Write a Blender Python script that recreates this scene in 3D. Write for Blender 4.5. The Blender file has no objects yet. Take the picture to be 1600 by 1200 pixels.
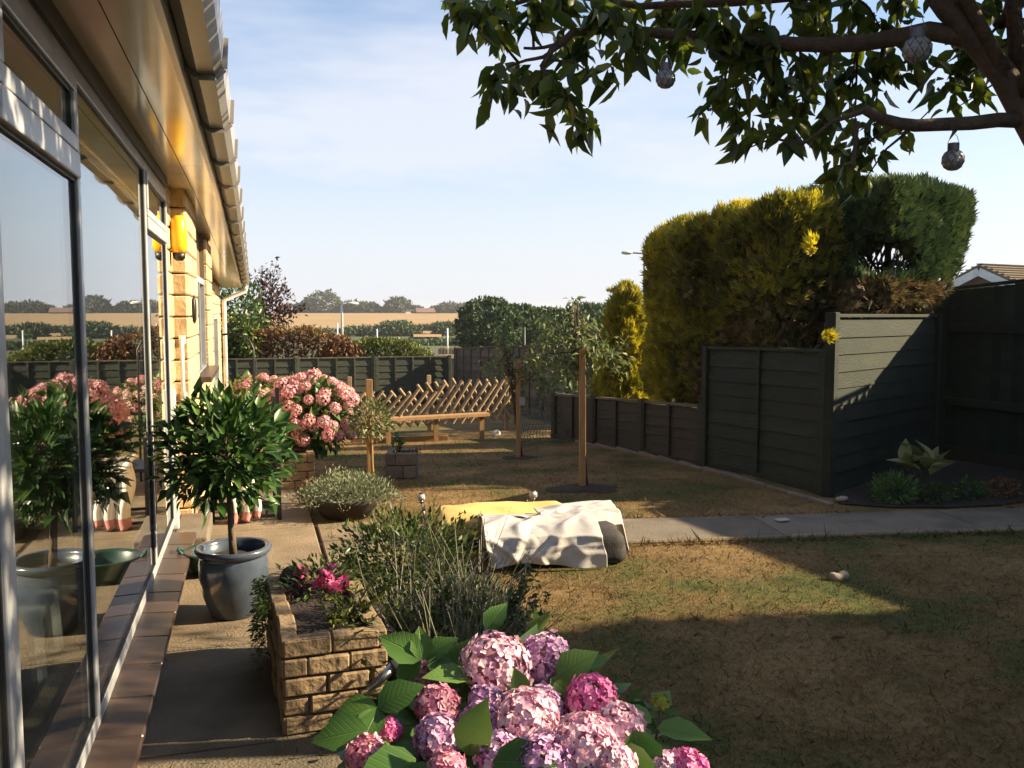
import bpy, math, random
import numpy as np
from mathutils import Vector, Matrix, Euler, noise
R = math.radians
rng = np.random.default_rng(7)
random.seed(7)
scene = bpy.context.scene
COL = scene.collection

# ------------------------------------------------------------------ camera
EYE = 1.45; FPX = 1400.0; YAW = R(16.0); PIT = math.atan(112/1400)
cd = bpy.data.cameras.new('camera'); cam = bpy.data.objects.new('camera', cd); COL.objects.link(cam)
cd.sensor_width = 36; cd.lens = 36*FPX/1600; cd.clip_start = 0.05; cd.clip_end = 8000
cam.location = (0, 0, EYE); cam.rotation_euler = (math.pi/2-PIT, 0, -YAW)
scene.camera = cam

# ------------------------------------------------------------------ light
SUN_EL = R(28.0); SUNV = Vector((0.981, -0.191, 0)).normalized()
SUN_AZ = math.atan2(SUNV.x, SUNV.y)              # clockwise from +Y
w = bpy.data.worlds.new('World'); scene.world = w; w.use_nodes = True
nt = w.node_tree; nt.nodes.clear()
out = nt.nodes.new('ShaderNodeOutputWorld'); bg = nt.nodes.new('ShaderNodeBackground')
sky = nt.nodes.new('ShaderNodeTexSky'); sky.sky_type = 'NISHITA'; sky.sun_disc = False
sky.sun_elevation = SUN_EL; sky.sun_rotation = SUN_AZ
sky.air_density = 1.0; sky.dust_density = 1.1; sky.ozone_density = 3.0; sky.altitude = 0
tc = nt.nodes.new('ShaderNodeTexCoord'); mp = nt.nodes.new('ShaderNodeMapping')
mp.inputs['Scale'].default_value = (1.0, 1.3, 4.5); mp.inputs['Rotation'].default_value = (0, R(14), R(30))
ns = nt.nodes.new('ShaderNodeTexNoise'); ns.inputs['Scale'].default_value = 1.3; ns.inputs['Detail'].default_value = 5; ns.inputs['Roughness'].default_value = .6
rp = nt.nodes.new('ShaderNodeValToRGB'); rp.color_ramp.elements[0].position = .42; rp.color_ramp.elements[0].color = (.0, .0, .0, 1)
rp.color_ramp.elements[1].position = .66; rp.color_ramp.elements[1].color = (.80, .80, .80, 1)
sxyz = nt.nodes.new('ShaderNodeSeparateXYZ'); veil = nt.nodes.new('ShaderNodeMapRange'); veil.interpolation_type = 'SMOOTHSTEP'
veil.inputs[1].default_value = 0; veil.inputs[2].default_value = .34; veil.inputs[3].default_value = .85; veil.inputs[4].default_value = .0
mxx = nt.nodes.new('ShaderNodeMath'); mxx.operation = 'MAXIMUM'
mx = nt.nodes.new('ShaderNodeMixRGB'); mx.inputs[2].default_value = (4.35, 4.45, 4.85, 1)
nt.links.new(tc.outputs['Generated'], mp.inputs['Vector']); nt.links.new(mp.outputs[0], ns.inputs['Vector'])
nt.links.new(ns.outputs['Fac'], rp.inputs[0]); nt.links.new(tc.outputs['Generated'], sxyz.inputs[0]); nt.links.new(sxyz.outputs['Z'], veil.inputs[0])
nt.links.new(veil.outputs[0], mxx.inputs[0]); nt.links.new(rp.outputs[0], mxx.inputs[1]); nt.links.new(mxx.outputs[0], mx.inputs[0])
nt.links.new(sky.outputs[0], mx.inputs[1]); nt.links.new(mx.outputs[0], bg.inputs[0]); nt.links.new(bg.outputs[0], out.inputs[0])
bg.inputs['Strength'].default_value = 0.070
sd = bpy.data.lights.new('sun', 'SUN'); sun = bpy.data.objects.new('sun', sd); COL.objects.link(sun)
sd.energy = 5.0; sd.angle = R(0.6); sd.color = (1.0, .80, .52)
tosun = Vector((SUNV.x*math.cos(SUN_EL), SUNV.y*math.cos(SUN_EL), math.sin(SUN_EL)))
sun.rotation_euler = (-tosun).to_track_quat('-Z', 'Y').to_euler(); sun.location = (20, -8, 12)
scene.view_settings.view_transform = 'Standard'; scene.view_settings.look = 'None'
scene.view_settings.exposure = 1.6; scene.view_settings.gamma = 1.0; scene.view_settings.use_curve_mapping = False
scene.render.engine = 'CYCLES'
scene.cycles.use_denoising = True; scene.cycles.max_bounces = 8; scene.cycles.transparent_max_bounces = 12
scene.cycles.sample_clamp_indirect = 4.0; scene.cycles.caustics_reflective = False; scene.cycles.caustics_refractive = False

# ------------------------------------------------------------------ helpers: placing
Fv = Vector((math.sin(YAW)*math.cos(PIT), math.cos(YAW)*math.cos(PIT), -math.sin(PIT)))
Rv = Vector((math.cos(YAW), -math.sin(YAW), 0)); Uv = Rv.cross(Fv)
def ray(u, v): return Fv + Rv*((u-800)/FPX) + Uv*((600-v)/FPX)
def at(u, v, d): return Vector((0, 0, EYE)) + ray(u, v)*d
def prof(Y): return -0.05*max(0.0, Y-7)
def gr(u, v):                                   # the point of the garden's ground seen there
    r = ray(u, v); t = .5
    while t < 60:
        q = Vector((0, 0, EYE)) + r*t
        if q.z <= prof(q.y): break
        t += .01
    q.z = prof(q.y); return q
def onX(u, v, X): r = ray(u, v); return Vector((0, 0, EYE)) + r*(X/r.x)

WL = {}
def thing(name, label, cat, loc=(0, 0, 0), rz=0, group=None, kind=None):
    o = bpy.data.objects.new(name, None); COL.objects.link(o); o.empty_display_size = .1
    o.location = loc; o.rotation_euler = (0, 0, rz); o['label'] = label; o['category'] = cat
    if group: o['group'] = group
    if kind: o['kind'] = kind
    WL[o] = Vector(loc); return o
def tag(o, label, cat, group=None, kind=None):
    o['label'] = label; o['category'] = cat
    if group: o['group'] = group
    if kind: o['kind'] = kind
    return o
def link(name, me, mat, parent=None, loc=(0, 0, 0), rot=None, local=False, scale=None):
    o = bpy.data.objects.new(name, me); COL.objects.link(o)
    if mat is not None and not me.materials: me.materials.append(mat)
    if parent is not None: o.parent = parent
    l = Vector(loc)
    if parent is not None and not local: l = l - WL.get(parent, Vector())
    o.location = l
    if rot is not None: o.rotation_euler = rot
    if scale is not None: o.scale = (scale,)*3 if not hasattr(scale, '__len__') else scale
    return o
class MB:
    def __init__(s): s.v = []; s.f = []
    def add(s, vs, fs):
        b = len(s.v); s.v += [tuple(x) for x in vs]; s.f += [tuple(i+b for i in f) for f in fs]; return s
    def box(s, c, h, rz=0, rot=None):
        M = rot.to_matrix() if rot is not None else Matrix.Rotation(rz, 3, 'Z')
        c = Vector(c); vs = []
        for x in (-1, 1):
            for y in (-1, 1):
                for z in (-1, 1): vs.append(c + M@Vector((x*h[0], y*h[1], z*h[2])))
        return s.add(vs, [(0, 1, 3, 2), (4, 6, 7, 5), (0, 4, 5, 1), (2, 3, 7, 6), (0, 2, 6, 4), (1, 5, 7, 3)])
    def bar(s, p0, p1, w, h, up=(0, 0, 1)):
        p0 = Vector(p0); p1 = Vector(p1); d = (p1-p0); L = d.length; d.normalize()
        up = Vector(up); sd_ = d.cross(up)
        if sd_.length < 1e-4: sd_ = d.cross(Vector((1, 0, 0)))
        sd_.normalize(); u = sd_.cross(d); vs = []
        for p in (p0, p1):
            for a, b in ((-1, -1), (1, -1), (1, 1), (-1, 1)): vs.append(p + sd_*(a*w/2) + u*(b*h/2))
        return s.add(vs, [(3, 2, 1, 0), (4, 5, 6, 7), (0, 1, 5, 4), (1, 2, 6, 5), (2, 3, 7, 6), (3, 0, 4, 7)])
    def tube(s, pts, rad, n=8, cap=True):
        pts = [Vector(p) for p in pts]; N = len(pts)
        if not hasattr(rad, '__len__'): rad = [rad]*N
        vs = []; prev = None
        for i, p in enumerate(pts):
            d = (pts[min(i+1, N-1)] - pts[max(i-1, 0)]).normalized()
            if prev is None:
                a = d.cross(Vector((0, 0, 1)))
                if a.length < 1e-3: a = d.cross(Vector((1, 0, 0)))
            else: a = prev - d*prev.dot(d)
            a.normalize(); b = d.cross(a); prev = a
            for k in range(n):
                t = 2*math.pi*k/n; vs.append(p + (a*math.cos(t)+b*math.sin(t))*rad[i])
        fs = []
        for i in range(N-1):
            for k in range(n):
                k2 = (k+1) % n; fs.append((i*n+k, i*n+k2, (i+1)*n+k2, (i+1)*n+k))
        if cap: fs.append(tuple(range(n))[::-1]); fs.append(tuple((N-1)*n+k for k in range(n)))
        return s.add(vs, fs)
    def lathe(s, prof_, n=24, c=(0, 0, 0)):
        vs = []; fs = []
        for r, z in prof_:
            for k in range(n):
                t = 2*math.pi*k/n; vs.append((c[0]+r*math.cos(t), c[1]+r*math.sin(t), c[2]+z))
        for i in range(len(prof_)-1):
            for k in range(n):
                k2 = (k+1) % n; fs.append((i*n+k, i*n+k2, (i+1)*n+k2, (i+1)*n+k))
        return s.add(vs, fs)
    def sphere(s, c, r, n=12, m=8):
        r3 = (r,)*3 if not hasattr(r, '__len__') else r
        pr = [(max(1e-4, math.sin(math.pi*i/m)), -math.cos(math.pi*i/m)) for i in range(m+1)]
        t = MB().lathe(pr, n)
        return s.add([(c[0]+x*r3[0], c[1]+y*r3[1], c[2]+z*r3[2]) for x, y, z in t.v], t.f)
    def mesh(s, name, off=Vector(), smooth=False):
        me = bpy.data.meshes.new(name)
        me.from_pydata([(x-off.x, y-off.y, z-off.z) for x, y, z in s.v], [], s.f)
        if smooth: me.shade_smooth()
        me.update(); return me
    def build(s, name, mat, parent=None, local=False, smooth=False, bevel=0):
        off = Vector() if (local or parent is None) else WL.get(parent, Vector())
        me = s.mesh(name, off, smooth); o = link(name, me, mat, parent, local=True)
        WL[o] = Vector(off) if not local else Vector()
        if bevel:
            b = o.modifiers.new('bevel', 'BEVEL'); b.width = bevel; b.segments = 2; b.limit_method = 'ANGLE'
        return o
_bm = {}
def boxmesh(sx, sy, sz, bev=0.004, rough=0.0):
    k = (round(sx, 3), round(sy, 3), round(sz, 3), bev, rough)
    if k in _bm: return _bm[k]
    import bmesh
    bm = bmesh.new(); bmesh.ops.create_cube(bm, size=1)
    for v in bm.verts: v.co = Vector((v.co.x*sx, v.co.y*sy, v.co.z*sz))
    if bev: bmesh.ops.bevel(bm, geom=bm.edges[:], offset=min(bev, min(sx, sy, sz)*.3), segments=1, affect='EDGES')
    me = bpy.data.meshes.new('piece'); bm.to_mesh(me); bm.free(); _bm[k] = me; return me
def mcopy(me, mat):                              # one mesh datum per (shape, material)
    k = (me.name, mat.name)
    if k not in _bm:
        m2 = me.copy(); m2.materials.clear(); m2.materials.append(mat); _bm[k] = m2
    return _bm[k]
def piece(name, size, mat, parent, loc, rot=None, bev=.004, local=False):
    return link(name, mcopy(boxmesh(*size, bev), mat), None, parent, loc, rot, local)

# ------------------------------------------------------------------ helpers: materials
ALB = .62
def al(c):
    k = ALB if max(c) < .5 else ALB+(1-ALB)*min(1, (max(c)-.5)/.2)
    return tuple(x*k for x in c)
def mat(name, c1, c2=None, rough=.7, scale=6, bump=0, bscale=60, metal=0, spec=.5, objvar=.12, stretch=None, detail=5, coat=0, c3=None, s3=2.0, worldpos=False, ramp=(.35, .65), trans=0):
    m = bpy.data.materials.new(name); m.use_nodes = True; N = m.node_tree.nodes; K = m.node_tree.links
    b = N['Principled BSDF']; b.inputs['Roughness'].default_value = rough; b.inputs['Metallic'].default_value = metal
    b.inputs['Specular IOR Level'].default_value = spec
    if coat: b.inputs['Coat Weight'].default_value = coat
    if trans: b.inputs['Transmission Weight'].default_value = trans
    t = N.new('ShaderNodeTexCoord'); oi = N.new('ShaderNodeObjectInfo')
    if worldpos:
        g = N.new('ShaderNodeNewGeometry'); vec = g.outputs['Position']
    else:
        ad = N.new('ShaderNodeVectorMath'); ad.operation = 'ADD'
        sc = N.new('ShaderNodeVectorMath'); sc.operation = 'SCALE'; sc.inputs[0].default_value = (7, 13, 5)
        K.new(oi.outputs['Random'], sc.inputs['Scale']); K.new(t.outputs['Object'], ad.inputs[0]); K.new(sc.outputs[0], ad.inputs[1]); vec = ad.outputs[0]
    if stretch:
        mm = N.new('ShaderNodeMapping'); mm.inputs['Scale'].default_value = stretch; K.new(vec, mm.inputs['Vector']); vec = mm.outputs[0]
    n1 = N.new('ShaderNodeTexNoise'); n1.inputs['Scale'].default_value = scale; n1.inputs['Detail'].default_value = detail; n1.inputs['Roughness'].default_value = .6; K.new(vec, n1.inputs['Vector'])
    r = N.new('ShaderNodeValToRGB'); r.color_ramp.elements[0].position = ramp[0]; r.color_ramp.elements[1].position = ramp[1]
    c2 = c2 or tuple(x*.72 for x in c1)
    c1 = al(c1); c2 = al(c2); c3 = al(c3) if c3 else None
    r.color_ramp.elements[0].color = (*c1, 1); r.color_ramp.elements[1].color = (*c2, 1)
    K.new(n1.outputs['Fac'], r.inputs[0]); col = r.outputs[0]
    if c3:
        n3 = N.new('ShaderNodeTexNoise'); n3.inputs['Scale'].default_value = s3; n3.inputs['Detail'].default_value = 4; K.new(vec, n3.inputs['Vector'])
        r3 = N.new('ShaderNodeValToRGB'); r3.color_ramp.elements[0].position = .48; r3.color_ramp.elements[1].position = .68
        K.new(n3.outputs['Fac'], r3.inputs[0]); x3 = N.new('ShaderNodeMixRGB'); x3.inputs[2].default_value = (*c3, 1)
        K.new(r3.outputs[0], x3.inputs[0]); K.new(col, x3.inputs[1]); col = x3.outputs[0]
    if objvar:
        mr = N.new('ShaderNodeMapRange'); mr.inputs[3].default_value = 1-objvar; mr.inputs[4].default_value = 1+objvar
        K.new(oi.outputs['Random'], mr.inputs[0]); x = N.new('ShaderNodeVectorMath'); x.operation = 'SCALE'
        K.new(col, x.inputs[0]); K.new(mr.outputs[0], x.inputs['Scale']); col = x.outputs[0]
    K.new(col, b.inputs['Base Color'])
    if bump:
        nb = N.new('ShaderNodeTexNoise'); nb.inputs['Scale'].default_value = bscale; nb.inputs['Detail'].default_value = 6; K.new(vec, nb.inputs['Vector'])
        bp = N.new('ShaderNodeBump'); bp.inputs['Strength'].default_value = bump; bp.inputs['Distance'].default_value = .02
        K.new(nb.outputs['Fac'], bp.inputs['Height']); K.new(bp.outputs[0], b.inputs['Normal'])
    return m
def leafmat(name, cols, rough=.42, trans=.3, tcol=None, inst=False, spec=.4, vein=None, k=1.4):
    """cols spread over the per-leaf value (attribute var, or object random for single leaves)"""
    m = bpy.data.materials.new(name); m.use_nodes = True; N = m.node_tree.nodes; K = m.node_tree.links
    b = N['Principled BSDF']; b.inputs['Roughness'].default_value = rough; b.inputs['Specular IOR Level'].default_value = spec
    if inst: s = N.new('ShaderNodeObjectInfo').outputs['Random']
    else:
        a = N.new('ShaderNodeAttribute'); a.attribute_name = 'var'; s = a.outputs['Fac']
    r = N.new('ShaderNodeValToRGB'); e = r.color_ramp.elements
    while len(e) < len(cols): e.new(.5)
    for i, c in enumerate(cols): e[i].position = i/max(1, len(cols)-1); e[i].color = (*(tuple(min(.85, y*(k if max(c) < .5 else 1)) for y in al(c))), 1)
    K.new(s, r.inputs[0]); lc = r.outputs[0]
    if vein:
        t_ = N.new('ShaderNodeTexCoord'); sp_ = N.new('ShaderNodeSeparateXYZ'); K.new(t_.outputs['Object'], sp_.inputs[0])
        ab = N.new('ShaderNodeMath'); ab.operation = 'ABSOLUTE'; K.new(sp_.outputs['Y'], ab.inputs[0])
        # side veins run forward from the midrib
        ad_ = N.new('ShaderNodeMath'); ad_.operation = 'MULTIPLY_ADD'; ad_.inputs[1].default_value = -.9; K.new(ab.outputs[0], ad_.inputs[0]); K.new(sp_.outputs['X'], ad_.inputs[2])
        fr_ = N.new('ShaderNodeMath'); fr_.operation = 'PINGPONG'; fr_.inputs[1].default_value = .055; K.new(ad_.outputs[0], fr_.inputs[0])
        m1_ = N.new('ShaderNodeMapRange'); m1_.inputs[1].default_value = 0; m1_.inputs[2].default_value = .014; m1_.inputs[3].default_value = .22; m1_.inputs[4].default_value = 0; K.new(fr_.outputs[0], m1_.inputs[0])
        m2_ = N.new('ShaderNodeMapRange'); m2_.inputs[1].default_value = .004; m2_.inputs[2].default_value = .016; m2_.inputs[3].default_value = .6; m2_.inputs[4].default_value = 0; K.new(ab.outputs[0], m2_.inputs[0])
        mm_ = N.new('ShaderNodeMath'); mm_.operation = 'MAXIMUM'; K.new(m1_.outputs[0], mm_.inputs[0]); K.new(m2_.outputs[0], mm_.inputs[1])
        xv = N.new('ShaderNodeMixRGB'); xv.inputs[2].default_value = (*vein, 1); K.new(mm_.outputs[0], xv.inputs[0]); K.new(lc, xv.inputs[1]); lc = xv.outputs[0]
        bv = N.new('ShaderNodeBump'); bv.invert = True; bv.inputs['Strength'].default_value = .5; bv.inputs['Distance'].default_value = .004; K.new(mm_.outputs[0], bv.inputs['Height']); K.new(bv.outputs[0], b.inputs['Normal'])
    K.new(lc, b.inputs['Base Color'])
    if trans:
        tr = N.new('ShaderNodeBsdfTranslucent'); x = N.new('ShaderNodeMixShader'); x.inputs[0].default_value = trans
        if tcol:
            mm = N.new('ShaderNodeMixRGB'); mm.blend_type = 'MULTIPLY'; mm.inputs[0].default_value = 1; mm.inputs[2].default_value = (*tcol, 1)
            K.new(lc, mm.inputs[1]); K.new(mm.outputs[0], tr.inputs[0])
        else: K.new(lc, tr.inputs[0])
        o = N['Material Output']; K.new(b.outputs[0], x.inputs[1]); K.new(tr.outputs[0], x.inputs[2]); K.new(x.outputs[0], o.inputs[0])
    return m

# ------------------------------------------------------------------ helpers: foliage
def np_mesh(name, V, F, var=None, smooth=False):
    me = bpy.data.meshes.new(name); nv = len(V); nf, k = F.shape
    me.vertices.add(nv); me.vertices.foreach_set('co', V.astype(np.float32).ravel())
    me.loops.add(nf*k); me.loops.foreach_set('vertex_index', F.astype(np.int32).ravel())
    me.polygons.add(nf); me.polygons.foreach_set('loop_start', (np.arange(nf)*k).astype(np.int32))
    me.update(calc_edges=True)
    if var is not None:
        a = me.attributes.new('var', 'FLOAT', 'POINT'); a.data.foreach_set('value', var.astype(np.float32))
    if smooth: me.shade_smooth()
    return me
def tmpl_simple(w=.45, fold=.1, droop=.12):
    V = np.array([[0, 0, 0], [.4, w/2, fold], [1, 0, -droop], [.4, -w/2, fold], [.45, 0, 0]], float)
    F = np.array([[0, 4, 1], [4, 2, 1], [0, 3, 4], [3, 2, 4]]); return V, F
def tmpl_blade(w=.1, bend=.15):
    V = np.array([[0, -w/2, 0], [0, w/2, 0], [1, 0, -bend]], float); F = np.array([[0, 2, 1]]); return V, F
def tmpl_kite(w=.3):
    V = np.array([[0, 0, 0], [.55, w/2, .04], [1, 0, -.05], [.5, -w/2, .04]], float); F = np.array([[0, 2, 1], [0, 3, 2]]); return V, F
def tmpl_spray(w=.5):                            # a small flat fan of four scaly fingers
    V = [[0, 0, 0]]; F = []
    for a, l in ((-.6, .7), (-.18, 1.0), (.2, .95), (.65, .65)):
        b = len(V); c, s = math.cos(a), math.sin(a); q = .09
        V += [[.45*l*c-q*s, .45*l*s+q*c, .03], [l*c, l*s, -.06], [.45*l*c+q*s, .45*l*s-q*c, .03]]
        F += [[0, b+1, b], [0, b+2, b+1]]
    return np.array(V, float), np.array(F)
def tmpl_oval(w=.4, fold=.09, droop=.15, serr=0.0, n=6):
    V = [[0, 0, 0]]; F = []; Lr = []
    for i in range(1, n):
        t = i/n; ww = w/2*math.sin(math.pi*t**.8)*(1 + serr*(1 if i % 2 else -1)); z = -droop*t*t
        Lr.append(len(V)); V += [[t, 0, z], [t-.02, ww, z+fold*ww/w*2], [t-.02, -ww, z+fold*ww/w*2]]
    tip = len(V); V.append([1, 0, -droop])
    F += [[0, Lr[0], Lr[0]+1], [0, Lr[0]+2, Lr[0]]]
    for a, b in zip(Lr, Lr[1:]): F += [[a, b, b+1], [a, b+1, a+1], [a, a+2, b+2], [a, b+2, b]]
    a = Lr[-1]; F += [[a, tip, a+1], [a, a+2, tip]]
    return np.array(V, float), np.array(F)
def unit(a): return a/np.maximum(1e-9, np.linalg.norm(a, axis=1, keepdims=True))
def foliage_mesh(name, P, D, Nn, S, tm, var=None):
    """leaves: base points P, growing along D, face normal near Nn, sizes S"""
    TV, TF = tm; n = len(P); D = unit(D); Y = unit(np.cross(Nn, D)); Z = np.cross(D, Y)
    V = P[:, None, :] + S[:, None, None]*(TV[None, :, 0, None]*D[:, None] + TV[None, :, 1, None]*Y[:, None] + TV[None, :, 2, None]*Z[:, None])
    F = (TF[None] + (np.arange(n)*len(TV))[:, None, None]).reshape(-1, 3)
    if var is None: var = rng.random(n)
    return np_mesh(name, V.reshape(-1, 3), F, np.repeat(var, len(TV)))
def foliage(name, P, D, Nn, S, tm, m, parent, var=None, kind='stuff'):
    off = np.array(WL.get(parent, Vector())) if parent is not None else np.zeros(3)
    o = link(name, foliage_mesh(name, P-off, D, Nn, S, tm, var), m, parent, local=True)
    if kind: o['kind'] = kind
    return o
def leaf_objects(name, P, D, Nn, S, tm, m, parent):
    off = WL.get(parent, Vector())
    me = np_mesh(name, tm[0], tm[1]); me.materials.append(m)
    D = unit(D); Y = unit(np.cross(Nn, D)); Z = np.cross(D, Y)
    for i in range(len(P)):
        M = Matrix(((D[i][0], Y[i][0], Z[i][0]), (D[i][1], Y[i][1], Z[i][1]), (D[i][2], Y[i][2], Z[i][2])))
        o = bpy.data.objects.new(name, me); COL.objects.link(o); o.parent = parent
        o.location = Vector(P[i])-off; o.rotation_euler = M.to_euler(); o.scale = (S[i],)*3
def rnd_dirs(n):
    v = rng.normal(size=(n, 3)); return unit(v)
def lump(P, f, seed=0):                          # cheap smooth noise in -1..1 for clumps
    return np.array([noise.noise(Vector(p)*f + Vector((seed*3.1, seed*1.7, seed))) for p in P])
def ellip(n, c, r, inner=.55, lumps=.25, freq=2.0, seed=0):
    d = rnd_dirs(n); k = inner+(1-inner)*rng.random(n)**.6
    k = k*(1+lumps*lump(d*1.0, freq, seed)*1.6)
    return np.array(c)+d*k[:, None]*np.array(r), d
def split300(P, cam0=np.array([0, 0, EYE])):
    o = np.argsort(np.linalg.norm(P-cam0, axis=1)); return o[:300], o[300:]

# ------------------------------------------------------------------ materials
M = {}
M['fence'] = mat('fence_green', (.060, .075, .044), (.036, .050, .028), rough=.75, scale=5, stretch=(1, 6, 6), bump=.3, bscale=40, objvar=.35, c3=(.085, .085, .055), s3=3)
M['fence_dark'] = mat('fence_dark_green', (.0085, .024, .012), (.005, .015, .007), rough=.85, scale=4, bump=.35, bscale=30, objvar=.35, stretch=(1, 1, 4), c3=(.020, .029, .014), s3=3)
M['fence_grey'] = mat('weathered_wood', (.17, .14, .10), (.09, .075, .055), rough=.85, scale=5, bump=.3, bscale=50, objvar=.25)
M['fence_brown'] = mat('brown_wood', (.036, .030, .020), (.020, .019, .013), rough=.8, scale=5, bump=.3, bscale=50, objvar=.25)
M['timber'] = mat('new_timber', (.50, .30, .12), (.36, .19, .07), rough=.7, scale=5, stretch=(6, 6, 1.2), bump=.12, bscale=60, objvar=.15)
M['lath'] = mat('lath_wood', (.50, .36, .21), (.36, .25, .14), rough=.8, scale=9, bump=.15, objvar=.2)
M['conc'] = mat('concrete', (.36, .275, .175), (.24, .18, .115), rough=.9, scale=3.5, bump=.4, bscale=90, objvar=.1, c3=(.17, .135, .095), s3=2.2)
M['concdirtshade'] = mat('dirty_shaded_concrete', (.33, .265, .185), (.22, .175, .12), rough=.95, scale=3.2, bump=.5, bscale=90, objvar=.08, c3=(.16, .135, .09), s3=2.6)  # near slabs: dirt, with part of their shade put into the colour
M['path'] = mat('path_concrete', (.27, .225, .17), (.19, .16, .125), rough=.9, scale=4, bump=.4, bscale=90, objvar=.05, c3=(.14, .12, .09), s3=3)
M['block'] = mat('cream_stone', (.66, .49, .28), (.54, .39, .215), rough=.85, scale=7, bump=.35, bscale=35, objvar=.14)
M['mortar'] = mat('mortar', (.34, .27, .18), rough=.95, scale=20, objvar=0)
M['stone'] = mat('split_stone', (.42, .30, .17), (.27, .19, .11), rough=.9, scale=9, bump=.6, bscale=28, objvar=.16)
M['greystone'] = mat('grey_stone', (.26, .22, .18), (.17, .145, .12), rough=.9, scale=9, bump=.5, bscale=40, objvar=.15)
M['white'] = mat('white_plastic', (.72, .72, .70), (.64, .64, .62), rough=.3, scale=4, objvar=.03)
M['frame'] = mat('window_frame', (.54, .565, .59), (.47, .49, .51), rough=.28, scale=5, objvar=.03)
M['gasket'] = mat('gasket', (.02, .02, .022), rough=.5, objvar=0)
M['soffit'] = mat('soffit_plastic', (.74, .70, .58), (.68, .63, .50), rough=.13, scale=3, objvar=.05, spec=.7)
M['headboard'] = mat('dark_head_board', (.07, .055, .045), rough=.5, objvar=0)
M['sill'] = mat('sill_tile', (.105, .068, .052), (.075, .048, .04), rough=.35, scale=7, objvar=.15)
M['roof'] = mat('roof_tile', (.16, .085, .06), (.11, .065, .05), rough=.85, scale=6, bump=.3, objvar=.2)
M['black'] = mat('black_metal', (.018, .018, .02), rough=.45, objvar=0)
M['soil'] = mat('soil', (.05, .034, .022), (.03, .02, .014), rough=1, scale=25, bump=1.0, bscale=70, objvar=0)
M['pot'] = mat('blue_glaze', (.12, .155, .205), (.065, .09, .13), rough=.22, scale=6, bump=.06, bscale=20, objvar=0, coat=.4)
M['bark'] = mat('cherry_bark', (.16, .105, .07), (.075, .052, .038), rough=.8, scale=14, stretch=(1, 1, 1), bump=.6, bscale=45, objvar=0)
M['twig'] = mat('twig', (.075, .055, .038), rough=.85, scale=12, objvar=.1)
M['lead'] = mat('pale_trunk', (.22, .16, .10), (.14, .10, .065), rough=.85, scale=14, bump=.3, objvar=.05)
M['yellow'] = mat('yellow_cushion', (.70, .49, .17), (.62, .42, .13), rough=.8, scale=5, bump=.15, bscale=30, objvar=0)
M['sheet'] = mat('white_sheet', (.60, .575, .55), (.55, .525, .50), rough=.62, scale=4, bump=.12, bscale=25, objvar=0)
M['grey'] = mat('dark_grey_fabric', (.042, .037, .036), (.03, .027, .026), rough=.8, scale=30, bump=.2, bscale=90, objvar=.1)
M['pink'] = mat('pink_cloth', (.62, .28, .25), (.55, .24, .22), rough=.85, objvar=0)
M['steel'] = mat('steel', (.5, .5, .5), rough=.3, metal=1, objvar=0)
M['trug'] = mat('green_plastic', (.03, .085, .065), rough=.35, objvar=0)
M['amber'] = mat('amber_plastic', (.85, .52, .03), (.80, .46, .02), rough=.25, objvar=0)
M['net'] = mat('teal_net', (.025, .105, .10), rough=.6, objvar=0)
M['room'] = mat('room_wall', (.22, .20, .18), rough=.9, objvar=0)
M['carpet'] = mat('room_floor', (.20, .16, .11), rough=.9, objvar=0)
M['redbrick'] = mat('pinkish_brick', (.30, .17, .125), (.24, .14, .105), rough=.9, scale=12, objvar=.1)
M['rooffar'] = mat('far_roof', (.24, .18, .12), (.17, .135, .10), rough=.9, scale=8, objvar=.12)
M['paper'] = mat('pale_scrap', (.62, .60, .55), rough=.8, objvar=.05)
M['stonelight'] = mat('pale_stone', (.55, .45, .33), rough=.8, bump=.4, objvar=.05)

# glass: clear pane, dark room behind, both faces of a double unit reflecting
def glass():
    m = bpy.data.materials.new('window_glass'); m.use_nodes = True; N = m.node_tree.nodes; K = m.node_tree.links; N.clear()
    o = N.new('ShaderNodeOutputMaterial'); g = N.new('ShaderNodeNewGeometry'); d = N.new('ShaderNodeVectorMath'); d.operation = 'DOT_PRODUCT'
    K.new(g.outputs['Incoming'], d.inputs[0]); K.new(g.outputs['Normal'], d.inputs[1])
    def mth(op, a, b=None):
        n = N.new('ShaderNodeMath'); n.operation = op
        for i, x in enumerate((a, b)):
            if x is None: continue
            if isinstance(x, (int, float)): n.inputs[i].default_value = x
            else: K.new(x, n.inputs[i])
        return n.outputs[0]
    c = mth('ABSOLUTE', d.outputs['Value']); f = mth('POWER', mth('SUBTRACT', 1.0, c), 4.2)
    f = mth('MINIMUM', mth('ADD', mth('MULTIPLY', f, .98), .10), .97)
    gl = N.new('ShaderNodeBsdfGlossy'); gl.inputs['Roughness'].default_value = .004; gl.inputs['Color'].default_value = (.93, .96, .98, 1)
    tr = N.new('ShaderNodeBsdfTransparent'); tr.inputs[0].default_value = (.78, .82, .80, 1)
    x = N.new('ShaderNodeMixShader'); K.new(f, x.inputs[0]); K.new(tr.outputs[0], x.inputs[1]); K.new(gl.outputs[0], x.inputs[2]); K.new(x.outputs[0], o.inputs[0])
    return m
M['glass'] = glass()

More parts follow.
